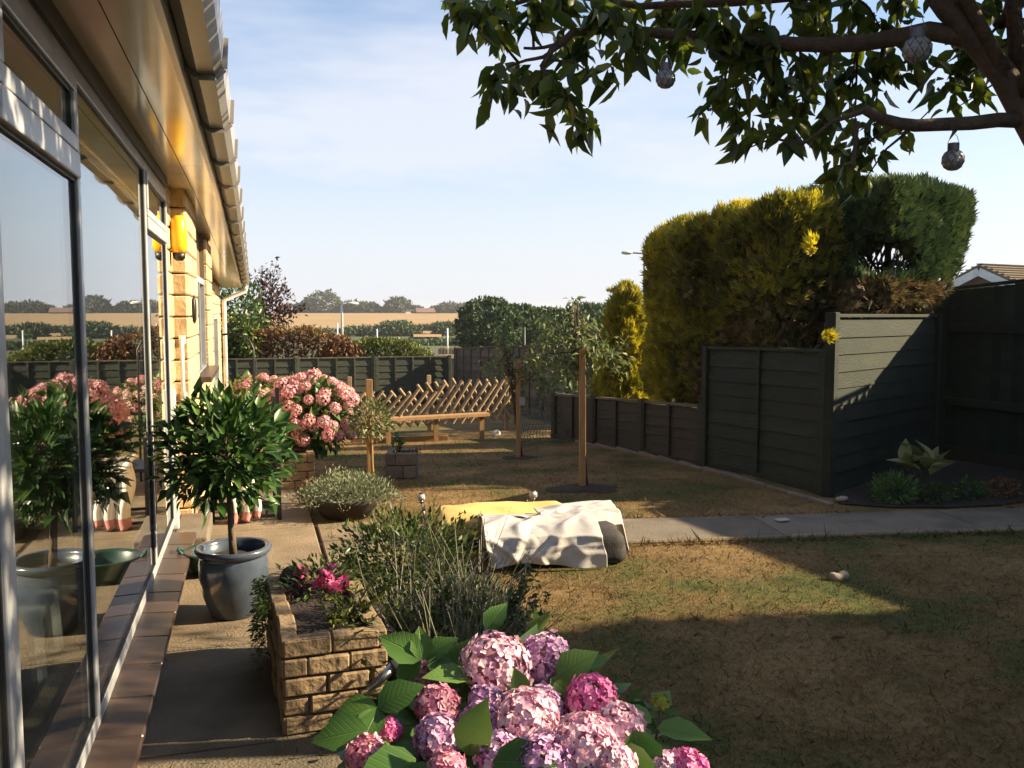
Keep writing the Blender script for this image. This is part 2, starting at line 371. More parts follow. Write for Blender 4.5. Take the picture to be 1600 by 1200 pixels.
# lawn colour shared by the turf sheet and its blades
def lawnmat(name, blades=False):
    m = bpy.data.materials.new(name); m.use_nodes = True; N = m.node_tree.nodes; K = m.node_tree.links
    b = N['Principled BSDF']; b.inputs['Roughness'].default_value = .9; b.inputs['Specular IOR Level'].default_value = .15
    g = N.new('ShaderNodeNewGeometry'); vec = g.outputs['Position']
    def nz(scale, det):
        n = N.new('ShaderNodeTexNoise'); n.inputs['Scale'].default_value = scale; n.inputs['Detail'].default_value = det; n.inputs['Roughness'].default_value = .62; K.new(vec, n.inputs['Vector']); return n.outputs['Fac']
    def ramp(s, stops):
        r = N.new('ShaderNodeValToRGB'); e = r.color_ramp.elements
        while len(e) < len(stops): e.new(.5)
        for i, (p, c) in enumerate(stops): e[i].position = p; e[i].color = (*c, 1)
        K.new(s, r.inputs[0]); return r.outputs[0]
    a = ramp(nz(1.15, 7), [(.36, (.235, .162, .076)), (.50, (.160, .112, .051)), (.58, (.102, .100, .035)), (.67, (.056, .078, .023))])
    f = ramp(nz(26, 6), [(.3, (.62, .62, .62)), (.7, (1.25, 1.2, 1.12))])
    x = N.new('ShaderNodeMixRGB'); x.blend_type = 'MULTIPLY'; x.inputs[0].default_value = 1; K.new(a, x.inputs[1]); K.new(f, x.inputs[2]); col = x.outputs[0]
    p = ramp(nz(3.3, 5), [(.52, (1, 1, 1)), (.72, (.62, .55, .5))])
    y = N.new('ShaderNodeMixRGB'); y.blend_type = 'MULTIPLY'; y.inputs[0].default_value = 1; K.new(col, y.inputs[1]); K.new(p, y.inputs[2]); col = y.outputs[0]
    if blades:
        at_ = N.new('ShaderNodeAttribute'); at_.attribute_name = 'var'
        q = ramp(at_.outputs['Fac'], [(0, (.75, .8, .7)), (1, (1.45, 1.3, 1.1))])
        z = N.new('ShaderNodeMixRGB'); z.blend_type = 'MULTIPLY'; z.inputs[0].default_value = 1; K.new(col, z.inputs[1]); K.new(q, z.inputs[2]); col = z.outputs[0]
    else:
        bp = N.new('ShaderNodeBump'); bp.inputs['Strength'].default_value = .7; bp.inputs['Distance'].default_value = .02; K.new(nz(110, 6), bp.inputs['Height']); K.new(bp.outputs[0], b.inputs['Normal'])
    K.new(col, b.inputs['Base Color']); return m
M['lawn'] = lawnmat('dry_lawn'); M['blade'] = lawnmat('grass_blade', True)
M['field'] = mat('stubble_field', (.50, .315, .115), (.42, .265, .095), rough=.95, scale=.05, objvar=0, worldpos=True, c3=(.33, .22, .09), s3=.035, stretch=(1, 3.5, 1))
M['meadow'] = mat('meadow', (.10, .115, .035), (.065, .085, .028), rough=.95, scale=.12, objvar=0, worldpos=True)
# ------------------------------------------------------------------ the setting: ground
TD = [0, 24, 40, 60, 100, 150, 200, 300, 420, 520, 900, 1600, 5000]
TZ = [0, -1.15, -1.7, -2.2, -2.7, -2.5, -2.0, -.35, 1.25, 1.0, -4, -9, -40]
def terr(X, Y):
    D = max(0, X*math.sin(YAW)+Y*math.cos(YAW)); zf = float(np.interp(D, TD, TZ)); zg = prof(max(-50, min(Y, 30)))-.035
    t = min(1, max(0, (Y-21)/6)); t2 = min(1, max(0, (abs(X-2)-9)/10)) if Y > 0 else 0
    t = max(t, t2*.6); z = zg*(1-t)+(zf-.05)*t
    return z if Y < 30 or D < 24 else zf
xs = sorted(set([x*1.0 for x in range(-20, 30, 2)]+[s*k for s in (-1, 1) for k in (40, 60, 90, 130, 180, 240, 320, 420, 550, 800, 1200)]))
ys = sorted(set([y*1.0 for y in range(-20, 62, 2)]+[-300, -120, -60, 75, 95, 120, 150, 175, 200, 230, 270, 320, 370, 420, 470, 520, 600, 750, 1000, 1300]))
V = []; Fq = []; fm = []
for y in ys:
    for x in xs: V.append((x, y, terr(x, y)))
nx = len(xs)
for j in range(len(ys)-1):
    for i in range(nx-1):
        Fq.append((j*nx+i, j*nx+i+1, (j+1)*nx+i+1, (j+1)*nx+i))
        cx = (xs[i]+xs[i+1])/2; cy = (ys[j]+ys[j+1])/2; D = cx*math.sin(YAW)+cy*math.cos(YAW)
        fm.append(0 if D > 165 else 1)
me = bpy.data.meshes.new('terrain'); me.from_pydata(V, [], Fq); me.materials.append(M['field']); me.materials.append(M['meadow'])
me.polygons.foreach_set('material_index', fm); me.shade_smooth(); me.update()
terrain = bpy.data.objects.new('terrain', me); COL.objects.link(terrain); terrain['kind'] = 'structure'

def sheet(name, poly, m, lift, kind='structure', sub=.35):
    """a thin ground sheet over the (sloping) garden, polygon in X,Y clipped out of a grid by bmesh"""
    import bmesh
    bm = bmesh.new(); vs = [bm.verts.new((x, y, 0)) for x, y in poly]; bm.faces.new(vs)
    y0 = min(p[1] for p in poly); y1 = max(p[1] for p in poly)
    for yy in [7.0]+[7+1.5*k for k in range(1, 12)]:
        if y0 < yy < y1: bmesh.ops.bisect_plane(bm, geom=bm.verts[:]+bm.edges[:]+bm.faces[:], plane_co=(0, yy, 0), plane_no=(0, 1, 0))
    bmesh.ops.triangulate(bm, faces=bm.faces[:])
    for v in bm.verts: v.co.z = prof(v.co.y)+lift
    me = bpy.data.meshes.new(name); bm.to_mesh(me); bm.free()
    o = link(name, me, m); o['kind'] = kind
    return o
lawn = sheet('lawn', [(.0, -4), (9, -4), (7.3, 2), (7, 7.6), (4.6, 7.6), (4.5, 20.6), (-1.5, 20.6), (-1.5, 18.2), (-.6, 18.2), (-.6, 9.5), (.0, 9.5)], M['lawn'], 0)
base = sheet('patio_bed', [(-.42, -4), (.46, -4), (.46, 5.0), (.75, 5.05), (.75, 6.0), (.36, 6.15), (.36, 9.6), (-.42, 9.6)], M['soil'], .004)
patio = thing('patio', 'worn concrete slab patio running along the bungalow wall', 'patio', (0, 4, 0), kind='structure')
del patio['category'], patio['label']
def slab(x0, x1, y0, y1, name='paving_slab', m='conc', par=None, th=.05):
    g = .006; zc = (prof(y0)+prof(y1))/2
    tilt = -math.atan2(prof(y0)-prof(y1), y1-y0)
    return piece(name, (x1-x0-2*g, y1-y0-2*g, th), M[m], par or patio, ((x0+x1)/2, (y0+y1)/2, zc+.022-th/2), Euler((tilt+random.uniform(-.003, .003), random.uniform(-.004, .004), 0)), bev=.006)
yy = -2.0
for L in (.95, 1.05, .9, 1.1, 1.0, .95, 1.15, .95, 1.05, 1.1, 1.0, 1.2):
    if yy+L <= 5.05: slab(-.42, .46, yy, yy+L, m='concdirtshade' if yy < 3.3 else 'conc')
    elif yy < 6.1: slab(-.42, .36, yy, yy+L)
    else: slab(-.42, .36, yy, yy+L)
    yy += L
slab(.37, .75, 5.06, 5.62); slab(.37, .72, 5.63, 6.1)
# path across the lawn
path = thing('path', 'x', 'x', (3, 5.3, 0), kind='structure'); del path['category'], path['label']
pd = Vector((1, -.16, 0)).normalized(); pn = Vector((.16, 1, 0)).normalized(); p0 = Vector((.80, 5.68, 0)); s = 0
for L in (1.3, 1.25, 1.4, 1.3, 1.35, 1.5):
    c = p0 + pd*(s+L/2) - pn*.0
    piece('path_slab', (L-.008, .60, .05), M['path'], path, (c.x, c.y, .012-.025+random.uniform(-.003, .003)), Euler((0, random.uniform(-.002, .002), math.atan2(pd.y, pd.x))), bev=.008)
    c2 = c - pn*.325
    piece('path_edging', (L-.01, .05, .06), M['conc'], path, (c2.x, c2.y, .02-.03+random.uniform(0, .006)), Euler((0, 0, math.atan2(pd.y, pd.x))), bev=.01)
    s += L
# planted corner bed
bed = sheet('flower_bed', [(4.22, 5.74), (4.50, 5.52), (4.9, 5.40), (5.35, 5.36), (5.75, 5.42), (6.2, 5.6), (6.75, 5.8), (6.62, 7.35), (6.0, 7.05), (4.36, 6.02)], M['soil'], .012)
sheet('bed_border', [(.46, 2.5), (.9, 2.5), (1.25, 3.2), (1.2, 4.9), (.76, 5.0), (.46, 5.0)], M['soil'], .006)
for i, (u, v, r) in enumerate([(915, 764, .22), (810, 716, .16)]):
    q = gr(u, v); n_ = 26; vs = [(q.x, q.y, q.z+.018)]; fs = []
    for f_, z_ in ((.45, .016), (.8, .012), (1.0, .003)):
        for a_ in range(n_):
            t_ = a_*2*math.pi/n_; rr = r*f_*(1+.45*noise.noise(Vector((math.cos(t_)*1.6+u, math.sin(t_)*1.6, 0)))); vs.append((q.x+rr*math.cos(t_)*1.25, q.y+rr*math.sin(t_), q.z+z_))
    for a_ in range(n_):
        b_ = (a_+1) % n_; fs.append((0, 1+a_, 1+b_))
        for k_ in (0, 1): fs.append((1+k_*n_+a_, 1+(k_+1)*n_+a_, 1+(k_+1)*n_+b_, 1+k_*n_+b_))
    o = MB().add(vs, fs).build('soil_patch', M['soil'], smooth=True); o['kind'] = 'structure'

# grass blades: nearer turf only
n = 380000
P = np.zeros((n, 3)); dd = 1.2+rng.random(n)**1.2*10.8; la = rng.uniform(-.6, 1.25, n)
P[:, 0] = la*dd*math.cos(YAW)+dd*math.sin(YAW); P[:, 1] = -la*dd*math.sin(YAW)+dd*math.cos(YAW)
k = (P[:, 0] > .50) & ~((P[:, 0] < 1.0) & (P[:, 1] < 6.2)) & ~((P[:, 1] > 8) & (P[:, 0] > 3.9)) & (P[:, 0] < 6.6)
t_ = (P[:, 0]-.80)*pd.x+(P[:, 1]-5.68)*pd.y; u_ = (P[:, 0]-.80)*pn.x+(P[:, 1]-5.68)*pn.y
k &= ~((np.abs(u_+.02) < .335) & (t_ > 0)); k &= ~((P[:, 0] > 4.15) & (P[:, 1] > 5.3))
P = P[k]; n = len(P); P[:, 2] = -.05*np.maximum(0, P[:, 1]-7)
D = np.stack([rng.normal(0, .75, n), rng.normal(0, .75, n), rng.uniform(.35, 1.0, n)], 1)
edge = (np.abs(u_[k]+.385) < .04) | (np.abs(u_[k]-.33) < .03)
S = rng.uniform(.012, .028, n)*(1+1.5*edge)*(1+(rng.random(n) < .06)*1.1)
g = foliage('grass', P, D, rnd_dirs(n), S, tmpl_blade(.13, .3), M['blade'], None); g['label'] = 'short dry lawn grass in straw and green patches'

# ------------------------------------------------------------------ house
def eave(Y): return 2.25 if Y <= 6.5 else 2.25-(Y-6.5)*.030
house = thing('bungalow', 'cream stone bungalow with big garden windows and white guttering', 'bungalow', (-.5, 6, 0))
XG, XF = -.512, -.498
# room shell behind the glass and the structural backing of every wall
mb = MB(); mb.box((-2.5, 2.0, -.02), (2.0, 4.6, .03)); mb.build('room_floor', M['carpet'], house)
mb = MB(); mb.box((-4.5, 2.0, 1.2), (.05, 4.6, 1.25)); mb.box((-2.5, 5.95, 1.2), (1.9, .05, 1.25)); mb.box((-2.5, -2.6, 1.2), (2.0, .05, 1.25)); mb.box((-2.5, 1.7, 2.5), (2.0, 4.2, .05))
mb.build('room_wall', M['room'], house)
mb = MB(); mb.box((-.62, 2.0, .05), (.14, 3.85, .055)); mb.build('plinth', M['mortar'], house)
mb = MB()
mb.box((-.66, 6.09, 1.10), (.14, .29, 1.15)); mb.box((-.62, 6.86, 1.08), (.18, .48, 1.15)); mb.box((-.62, 8.6, .45), (.18, 1.26, .47)); mb.box((-.62, 8.55, 1.95), (.14, 1.2, .24)); mb.box((-.62, 9.35, 1.1), (.18, .5, 1.12))
mb.box((-.82, 13.7, .6), (.18, 3.83, 1.38)); mb.box((-4, 17.55, .7), (3.3, .1, 1.2))
mb.build('wall', M['mortar'], house)
def blocks(X, y0, y1, z0, z1, h=.142, L=.36, dep=.05):
    r = 0; z = z0
    while z < z1-.03:
        hh = min(h, z1-z); y = y0 - (L/2 if r % 2 else 0)
        while y < y1-.01:
            a = max(y, y0); b = min(y+L, y1)
            if b-a > .03: piece('wall_block', (dep, b-a-.008, hh-.009), M['block'], house, (X-dep/2+random.uniform(-.003, .003), (a+b)/2, z+hh/2), None, bev=.008)
            y += L
        z += h; r += 1
blocks(XG+.005, 5.82, 6.36, .0, eave(6))
blocks(-.414, 6.30, 7.34, .0, eave(6.9))
blocks(-.414, 7.34, 9.84, -.12, .90); blocks(-.414, 8.85, 9.84, .90, 2.13)
blocks(-.60, 12.4, 17.5, -.5, 1.93, h=.16, L=.45)
# plinth blocks under the big window
blocks(-.435, .2, 5.75, .0, .115, h=.115, L=.42, dep=.04)
# return faces (towards the camera) of the step-out
z = 0; r = 0
while z < 2.2:
    piece('wall_block', (.10, .05, .133), M['block'], house, (-.472, 6.302, z+.071), Euler((0, 0, 0)), bev=.008); z += .142; r += 1
# sill tiles
y = .2
while y < 5.55:
    L = .30; piece('sill_tile', (.17, L-.004, .028), M['sill'], house, (-.445, y+L/2, .13), Euler((0, R(3), 0)), bev=.006); y += L
# the big window: frame, mullions, opening light, panes
win = MB()
def fr(y0, y1, z0, z1, x0=XG-.03, x1=XF): return win.box(((x0+x1)/2, (y0+y1)/2, (z0+z1)/2), ((x1-x0)/2, (y1-y0)/2, (z1-z0)/2))
ZS, ZT, ZH = .145, 1.90, 2.19
fr(.2, 5.78, ZS, ZS+.05); fr(.2, 5.78, ZH-.05, ZH)
for ym, wd in ((2.03, .08), (2.97, .045), (4.72, .04), (5.76, .045)): fr(ym-wd/2, ym+wd/2, ZS+.05, ZH-.05, XG-.03, XF+.004)
wf = win.build('window', M['frame'], house, bevel=.004)
def sash(y0, y1, z0, z1, t=.045, x1=XF+.012):
    x0 = XF-.03; wi = MB()
    for a, b, c, d in ((y0, y1, z0, z0+t), (y0, y1, z1-t, z1), (y0, y0+t, z0+t, z1-t), (y1-t, y1, z0+t, z1-t)):
        wi.box(((x0+x1)/2, (a+b)/2, (c+d)/2), ((x1-x0)/2, (b-a)/2, (d-c)/2))
    wi.build('sash', M['frame'], wf, bevel=.004)
sash(2.078, 2.942, ZT+.02, ZH-.052); sash(4.745, 5.735, ZT+.02, ZH-.052, .035)
for c_, h_ in (((XF-.008, 2.51, ZT-.02), (.022, .432, .036)), ((XF-.008, 5.24, ZT-.015), (.022, .495, .03))): MB().box(c_, h_).build('transom', M['frame'], wf, bevel=.004)
gk = MB()
def pane(y0, y1, z0, z1, x=XG):
    MB().box((x, (y0+y1)/2, (z0+z1)/2), (.004, (y1-y0)/2, (z1-z0)/2)).build('pane', M['glass'], wf)
    for a, b, c, d in ((y0, y1, z0-.002, z0+.009), (y0, y1, z1-.009, z1+.002), (y0-.002, y0+.008, z0, z1), (y1-.008, y1+.002, z0, z1)):
        gk.box((x+.006, (a+b)/2, (c+d)/2), (.005, (b-a)/2, (d-c)/2))
pane(.2, 1.98, ZS+.05, ZH-.05); pane(2.08, 2.94, ZS+.05, ZT-.056); pane(2.12, 2.90, ZT+.066, ZH-.098, XG+.004)
pane(3.0, 4.695, ZS+.05, ZH-.05); pane(4.745, 5.737, ZS+.05, ZT-.045); pane(4.78, 5.698, ZT+.056, ZH-.088, XG+.004)
gk.build('gasket', M['gasket'], wf)
# head board, soffit boards, fascia, gutter with brackets, roof
mb = MB(); mb.box((-.515, 3.0, 2.221), (.030, 2.82, .031)); mb.build('head_board', M['headboard'], house)
Ye = 17.6
def eavestrip(name, m, prof_, y0=-1.5, y1=Ye, par=None, smooth=False):
    """extrude a closed X,dz profile along the eave line"""
    ys_ = [y0] + [v for v in (6.5,) if y0 < v < y1] + [y1]; v = []; f = []; k = len(prof_)
    for y in ys_:
        for x, dz in prof_: v.append((x, y, eave(y)+dz))
    for i in range(len(ys_)-1):
        for j in range(k): j2 = (j+1) % k; f.append((i*k+j, i*k+j2, (i+1)*k+j2, (i+1)*k+j))
    f.append(tuple(range(k))[::-1]); f.append(tuple((len(ys_)-1)*k+j for j in range(k)))
    return MB().add(v, f).build(name, M[m], par or house, smooth=smooth)
for x0, x1, y0, y1 in ((-.62, -.502, -1.5, 5.3), (-.498, -.372, -1.5, 5.3), (-.368, -.232, -1.5, 5.3), (-.62, -.502, 5.306, 11), (-.498, -.372, 5.306, 11), (-.368, -.232, 5.306, 11), (-.98, -.372, 11.006, Ye), (-.368, -.232, 11.006, Ye)):
    eavestrip('soffit_board', 'soffit', [(x0, .004), (x1, .004), (x1, .014), (x0, .014)], y0, y1)
eavestrip('soffit_trim', 'soffit', [(-.246, -.006), (-.232, -.006), (-.232, .0035), (-.246, .0035)])
eavestrip('fascia', 'white', [(-.231, -.012), (-.212, -.012), (-.212, .17), (-.231, .17)])
gp = [(-.21, .155), (-.205, .05), (-.17, .022), (-.115, .022), (-.088, .05), (-.080, .155), (-.086, .155), (-.094, .055), (-.118, .03), (-.166, .03), (-.198, .055), (-.203, .155)]
M['gutter'] = mat('gutter_plastic', (.50, .475, .44), (.42, .39, .35), rough=.3, scale=4, objvar=0)
gut = eavestrip('gutter', 'gutter', gp)
for i in range(18):
    yb = .5+i*.95
    if yb > Ye-.1: break
    e = eave(yb); m_ = MB(); out_ = [(-.211, .16), (-.209, .045), (-.172, .012), (-.113, .014), (-.083, .045), (-.0775, .150)]
    for (xa, za), (xb, zb) in zip(out_, out_[1:]): m_.bar((xa, yb, e+za), (xb, yb, e+zb), .024, .006, up=(0, 1, 0))
    m_.v = m_.v; m_.build('gutter_bracket', M['gutter'], house)
def roofrow():
    for r_ in range(5):
        a = R(24); x = -.10-r_*.30*math.cos(a); z = .185+r_*.30*math.sin(a)
        yb = -1.4
        while yb < Ye:
            if r_ < 2:
                piece('roof_tile', (.36, .325, .022), M['roof'], house, (x-.17, yb+.165, eave(yb+.165)+z+.075+random.uniform(-.002, .002)), Euler((-.03 if yb > 6.5 else 0, a+R(2), 0)), bev=.004)
            yb += .33
roofrow()
eavestrip('roof', 'roof', [(-.30, .20), (-5.0, 2.35), (-5.0, 2.25), (-.30, .15)])
# end closure of the eave box and the downpipe
e = eave(Ye)
mb = MB(); mb.box((-.60, Ye+.012, e+.12), (.38, .010, .13)); mb.build('eave_end', M['white'], house)
pt = onX(341, 470, -.60)
q0 = Vector((-.145, 17.45, e+.02)); q1 = Vector((-.145, 17.45, e-.07)); q2 = Vector((-.535, 17.45, e-.24)); q3 = Vector((-.535, 17.45, -1.0))
MB().tube([q0, q1+Vector((0, 0, .02)), q1, q2+Vector((.02, 0, .01)), q2-Vector((0, 0, .03)), q3], .042, 10).build('downpipe', M['white'], house, smooth=True)
# second, smaller window with a tiled sill further along, and its pane
w2 = MB(); 
for a, b, c, d in ((7.36, 8.84, .92, .96), (7.36, 8.84, 1.70, 1.75), (7.36, 7.41, .96, 1.70), (8.79, 8.84, .96, 1.70), (8.05, 8.09, .96, 1.70)): w2.box((-.47, (a+b)/2, (c+d)/2), (.03, (b-a)/2, (d-c)/2))
w2o = w2.build('window', M['frame'], house)
MB().box((-.485, 8.1, 1.33), (.004, .69, .37)).build('pane', M['glass'], w2o)
MB().box((-.50, 8.1, 1.33), (.003, .70, .38)).build('blind', M['room'], w2o)
MB().box((-.385, 8.10, .93), (.055, .80, .022)).build('sill', M['sill'], w2o, bevel=.005)
w3 = MB()
for a, b, c, d in ((13.2, 14.6, .35, .41), (13.2, 14.6, 1.35, 1.41), (13.2, 13.26, .41, 1.35), (14.54, 14.6, .41, 1.35)): w3.box((-.575, (a+b)/2, (c+d)/2), (.03, (b-a)/2, (d-c)/2))
w3o = w3.build('window', M['frame'], house); MB().box((-.585, 13.9, .88), (.004, .64, .47)).build('pane', M['glass'], w3o); MB().box((-.54, 13.9, .33), (.06, .8, .022)).build('sill', M['sill'], w3o)
# door step and white corner post
MB().box((-.40, 5.92, .045), (.10, .36, .065)).build('door_step', M['path'], house, bevel=.01)
MB().box((-.497, 5.81, .55), (.022, .03, .43)).build('corner_trim', M['white'], house, bevel=.004)
# things inside the room, seen through the glass
t = thing('stool', 'low white stool standing inside behind the big window', 'stool', (-.95, 3.75, .01))
MB().box((-.95, 3.75, .33), (.17, .17, .02)).build('seat', M['white'], t, bevel=.01)
for sx in (-1, 1):
    for sy in (-1, 1): MB().bar((-.95+sx*.14, 3.75+sy*.14, .31), (-.95+sx*.155, 3.75+sy*.155, .01), .04, .04).build('leg', M['white'], t)

# wall fittings
c = onX(277, 386, -.44); c = Vector((-.455, 6.16, 1.93))
lamp = thing('wall_lantern', 'sunlit amber wall lantern high on the cream pier', 'wall lamp', (c.x, c.y, c.z-.15))
MB().lathe([(.001, .135), (.03, .135), (.048, .10), (.055, .03), (.052, -.06), (.040, -.10), (.001, -.10)], 18, tuple(c)).build('shade', M['amber'], lamp, smooth=True)
MB().lathe([(.001, -.10), (.041, -.10), (.036, -.135), (.02, -.15), (.001, -.15)], 16, tuple(c)).build('base', M['black'], lamp, smooth=True)
MB().box((c.x-.05, c.y, c.z+.02), (.012, .03, .05)).build('backplate', M['black'], lamp)
q = Vector((-.46, 6.262, 0)); t = thing('grab_rail', 'white grab rail fixed upright to the end of the pier', 'grab rail', (q.x, q.y, 1.0))
z0, z1 = 1.45-(617-488)/FPX*6.0, 1.45-(530-488)/FPX*6.0
MB().tube([(q.x, q.y+.012, z0), (q.x, q.y-.03, z0+.015), (q.x, q.y-.045, z0+.05), (q.x, q.y-.045, z1-.05), (q.x, q.y-.03, z1-.015), (q.x, q.y+.012, z1)], .014, 8).build('rail', M['white'], t, smooth=True)
for z in (z0, z1): MB().box((q.x, q.y+.006, z), (.022, .006, .028)).build('bracket', M['white'], t, bevel=.004)
t = thing('wall_thermometer', 'black oval thermometer hanging on the sunny pier', 'thermometer', (-.41, 6.55, 1.35))
MB().sphere((-.40, 6.62, 1.47), (.016, .055, .10), 14, 10).build('case', M['black'], t, smooth=True)
MB().box((-.384, 6.62, 1.42), (.003, .022, .03)).build('dial', M['white'], t)

# ------------------------------------------------------------------ fences
def lap_fence(name, label, a, b, height, panel, m, slat=.115, battens=4, top=None, group=None, capm=None, side=1, postup=.03, base0=0.04, cat='fence', postw=.08, slope_each=True):
    a = Vector(a); b = Vector(b); d = (b-a); L = d.length; d.normalize(); nrm = Vector((-d.y, d.x, 0))*side   # nrm points to the viewer
    rz = math.atan2(d.y, d.x); t = thing(name, label, cat, (a.x, a.y, prof(a.y)), group=group)
    n = max(1, round(L/panel)); pl = L/n
    for i in range(n+1):
        p = a+d*(pl*i); z = prof(p.y); h = height+postup
        piece('post', (postw, postw, h+.1), M[m], t, (p.x, p.y, z+h/2-.05), Euler((0, 0, rz)), bev=.006)
    for i in range(n):
        pch = -math.atan2(prof((a+d*(pl*(i+1))).y)-prof((a+d*(pl*i)).y), pl); p = a+d*(pl*(i+.5)); zb = prof(p.y)+base0; w_ = pl-postw-.005; ns_ = int((height-base0-.03)/slat)
        hs = (height-base0-.03)/ns_
        for k in range(ns_):
            piece('slat', (w_, .012, hs*1.18), M[m], t, (p.x, p.y, zb+hs*(k+.5)), Euler((R(5)*side+random.uniform(-.02, .02), pch+random.uniform(-.004, .004), rz)), bev=.002)
        for k in range(battens):
            q_ = p + d*(w_*(-.5+(k+.5)/battens if battens < 3 else -.49+.98*k/(battens-1))) + nrm*.020
            if battens == 1: q_ = p+nrm*.02
            piece('batten', (.038, .024, height-base0), M[m], t, (q_.x, q_.y, zb+(height-base0)/2), Euler((0, 0, rz)), bev=.003)
        piece('cap_rail', (w_, .055, .028), M[capm or m], t, (p.x, p.y, zb+height-base0+.0), Euler((0, pch, rz)), bev=.004)
        piece('gravel_board', (w_, .03, base0+.10), M[m], t, (p.x, p.y, zb-.06), Euler((0, pch, rz)), bev=.003)
    return t
lap_fence('panel_fence', 'olive green lap panel fence across the far end of the garden', (-2.6, 20.35, 0), (4.35, 20.45, 0), 1.10, 1.69, 'fence', slat=.13, battens=5, side=-1, capm='fence_grey', cat='fence')
lap_fence('panel_fence', 'weathered grey brown fence in the far corner behind the young trees', (4.47, 20.3, 0), (5.35, 12.2, 0), 1.28, 1.8, 'fence_grey', slat=.14, battens=4, side=-1)
lap_fence('low_fence', 'knee high dark lap fence along the dry lawn', (3.80, 11.2, 0), (4.17, 7.82, 0), .58, 1.15, 'fence_brown', slat=.10, battens=3, side=-1, capm='fence_grey')
f = lap_fence('panel_fence', 'waist high dark green panel fence below the golden conifer', (4.17, 7.74, 0), (4.32, 6.10, 0), 1.13, 1.7, 'fence_dark', slat=.13, battens=1, side=-1)
A = Vector((4.325, 6.03, 0)); B = Vector((6.50, 7.28, 0))
lap_fence('panel_fence', 'dark green lap panel catching a sunlit triangle beside the plant bed', A, A+(B-A)*.90, 1.42, 2.2, 'fence_dark', slat=.125, battens=0, side=-1, postw=.085)
def board_fence(name, label, a, b, height, m, sl=.07):
    a = Vector(a); b = Vector(b); d = b-a; L = d.length; d.normalize(); rz = math.atan2(d.y, d.x); nv = Vector((-d.y, d.x, 0))
    t = thing(name, label, 'fence', (a.x, a.y, 0)); n = int(L/.105)
    for i in range(n):
        p = a+d*(.105*(i+.5)); h = height+sl*.105*i+random.uniform(-.004, .004)
        piece('board', (.112, .016, h), M[m], t, (p.x, p.y, h/2+.06), Euler((0, 0, rz+R(6))), bev=.002)
    for z in (.58, 1.30):
        c = (a+b)/2 - nv*.035; piece('rail', (L, .04, .075), M[m], t, (c.x, c.y, z), Euler((0, 0, rz)), bev=.004)
    c = (a+b)/2; piece('cap_rail', (L, .07, .03), M[m], t, (c.x, c.y, height+.078+.5*sl*L), Euler((0, -math.atan(sl), rz)), bev=.004)
    c = (a+b)/2-nv*.01; piece('gravel_board', (L, .03, .14), M['fence_brown'], t, (c.x, c.y, .07), Euler((0, 0, rz)), bev=.004)
    k = 0
    while k*1.9 < L+.1:
        p = a+d*min(L, k*1.9)-nv*.07; piece('post', (.10, .10, height-.02), M[m], t, (p.x, p.y, height/2+.03), Euler((0, 0, rz)), bev=.008); k += 1
    return t
board_fence('board_fence', 'tall dark green vertical board fence at the right edge', (6.58, 7.36, 0), (6.76, 6.10, 0), 1.60, 'fence_dark')
board_fence('board_fence', 'unseen raking bay of board fence added to shape the panel shadow', (6.765, 6.085, 0), (6.87, 5.25, 0), 1.70, 'fence_dark', .55)  # out of view, added to keep the shadow edge on the panel straight
board_fence('board_fence', 'unseen run of dark board fence raised to shade the lawn', (6.875, 5.22, 0), (7.25, 2.4, 0), 2.15, 'fence_dark', 0)  # out of view, raised above the visible fence to shade the lawn
# pale kerb along the foot of the fences
kt = thing('kerb', 'x', 'x', (4.1, 8, 0), kind='structure'); del kt['category'], kt['label']
pts = [gr(1300, 792), gr(1200, 763), gr(1100, 735), gr(1000, 710), gr(900, 692)]
for a, b in zip(pts, pts[1:]):
    for k in range(3):
        p = a.lerp(b, (k+.5)/3); L = (b-a).length/3
        piece('kerb_stone', (L-.008, .05, .09), M['path'], kt, (p.x, p.y, prof(p.y)-.015), Euler((0, 0, math.atan2(b.y-a.y, b.x-a.x))), bev=.008)

# ------------------------------------------------------------------ expanding trellis, bench, timber edging
t = thing('trellis_fence', 'sunlit expanding lattice fence of crossed half round laths', 'trellis', gr(670, 672))
a = gr(548, 679); a = at(548, 672, 12.6); b = at(793, 672, 13.4)
lm = MB(); 
for i in range(19):
    s = i/18; p = a.lerp(b, s); z = prof(p.y); sag = .50 if s < .45 else .62
    off = (b-a).normalized()
    nv = Vector((off.y, -off.x, 0))
    for sg in (-1, 1):
        if random.random() < .02: continue
        hh = sag*random.uniform(.95, 1.04)*(1+.06*math.sin(s*21)); lean = .205*sg
        p0_ = p - off*lean + nv*(.012*sg); p1_ = p + off*lean + nv*(.012*sg)
        zb = z+.10 if s < .45 else z+.12
        m_ = MB().tube([(p0_.x, p0_.y, zb), (p1_.x, p1_.y, zb+hh)], .023, 6); m_.build('lath', M['lath'], t)
for s in (.0, .49, 1.0):
    p = a.lerp(b, s); piece('post', (.055, .055, .86), M['lath'], t, (p.x, p.y+.06, prof(p.y)+.40))
t = thing('bench', 'low bench with one orange timber plank in front of the lattice', 'bench', gr(680, 690))
a = at(596, 656, 11.3); b = at(762, 647, 11.9); z = (a.z+b.z)/2
MB().bar(a, b, .16, .045).build('seat', M['timber'], t, bevel=.004)
for s in (.06, .50, .94):
    p = a.lerp(b, s); MB().bar((p.x, p.y, p.z-.02), (p.x, p.y, prof(p.y)-.02), .06, .06).build('leg', M['timber'], t)
a = at(548, 690, 11.6); b = at(700, 683, 11.75)
a.z = prof(a.y)+.03; b.z = prof(b.y)+.03
tag(MB().bar(a, b, .06, .07).build('timber_edging', M['timber'], bevel=.004), 'orange timber edging board lying on the grass under the bench', 'edging board')
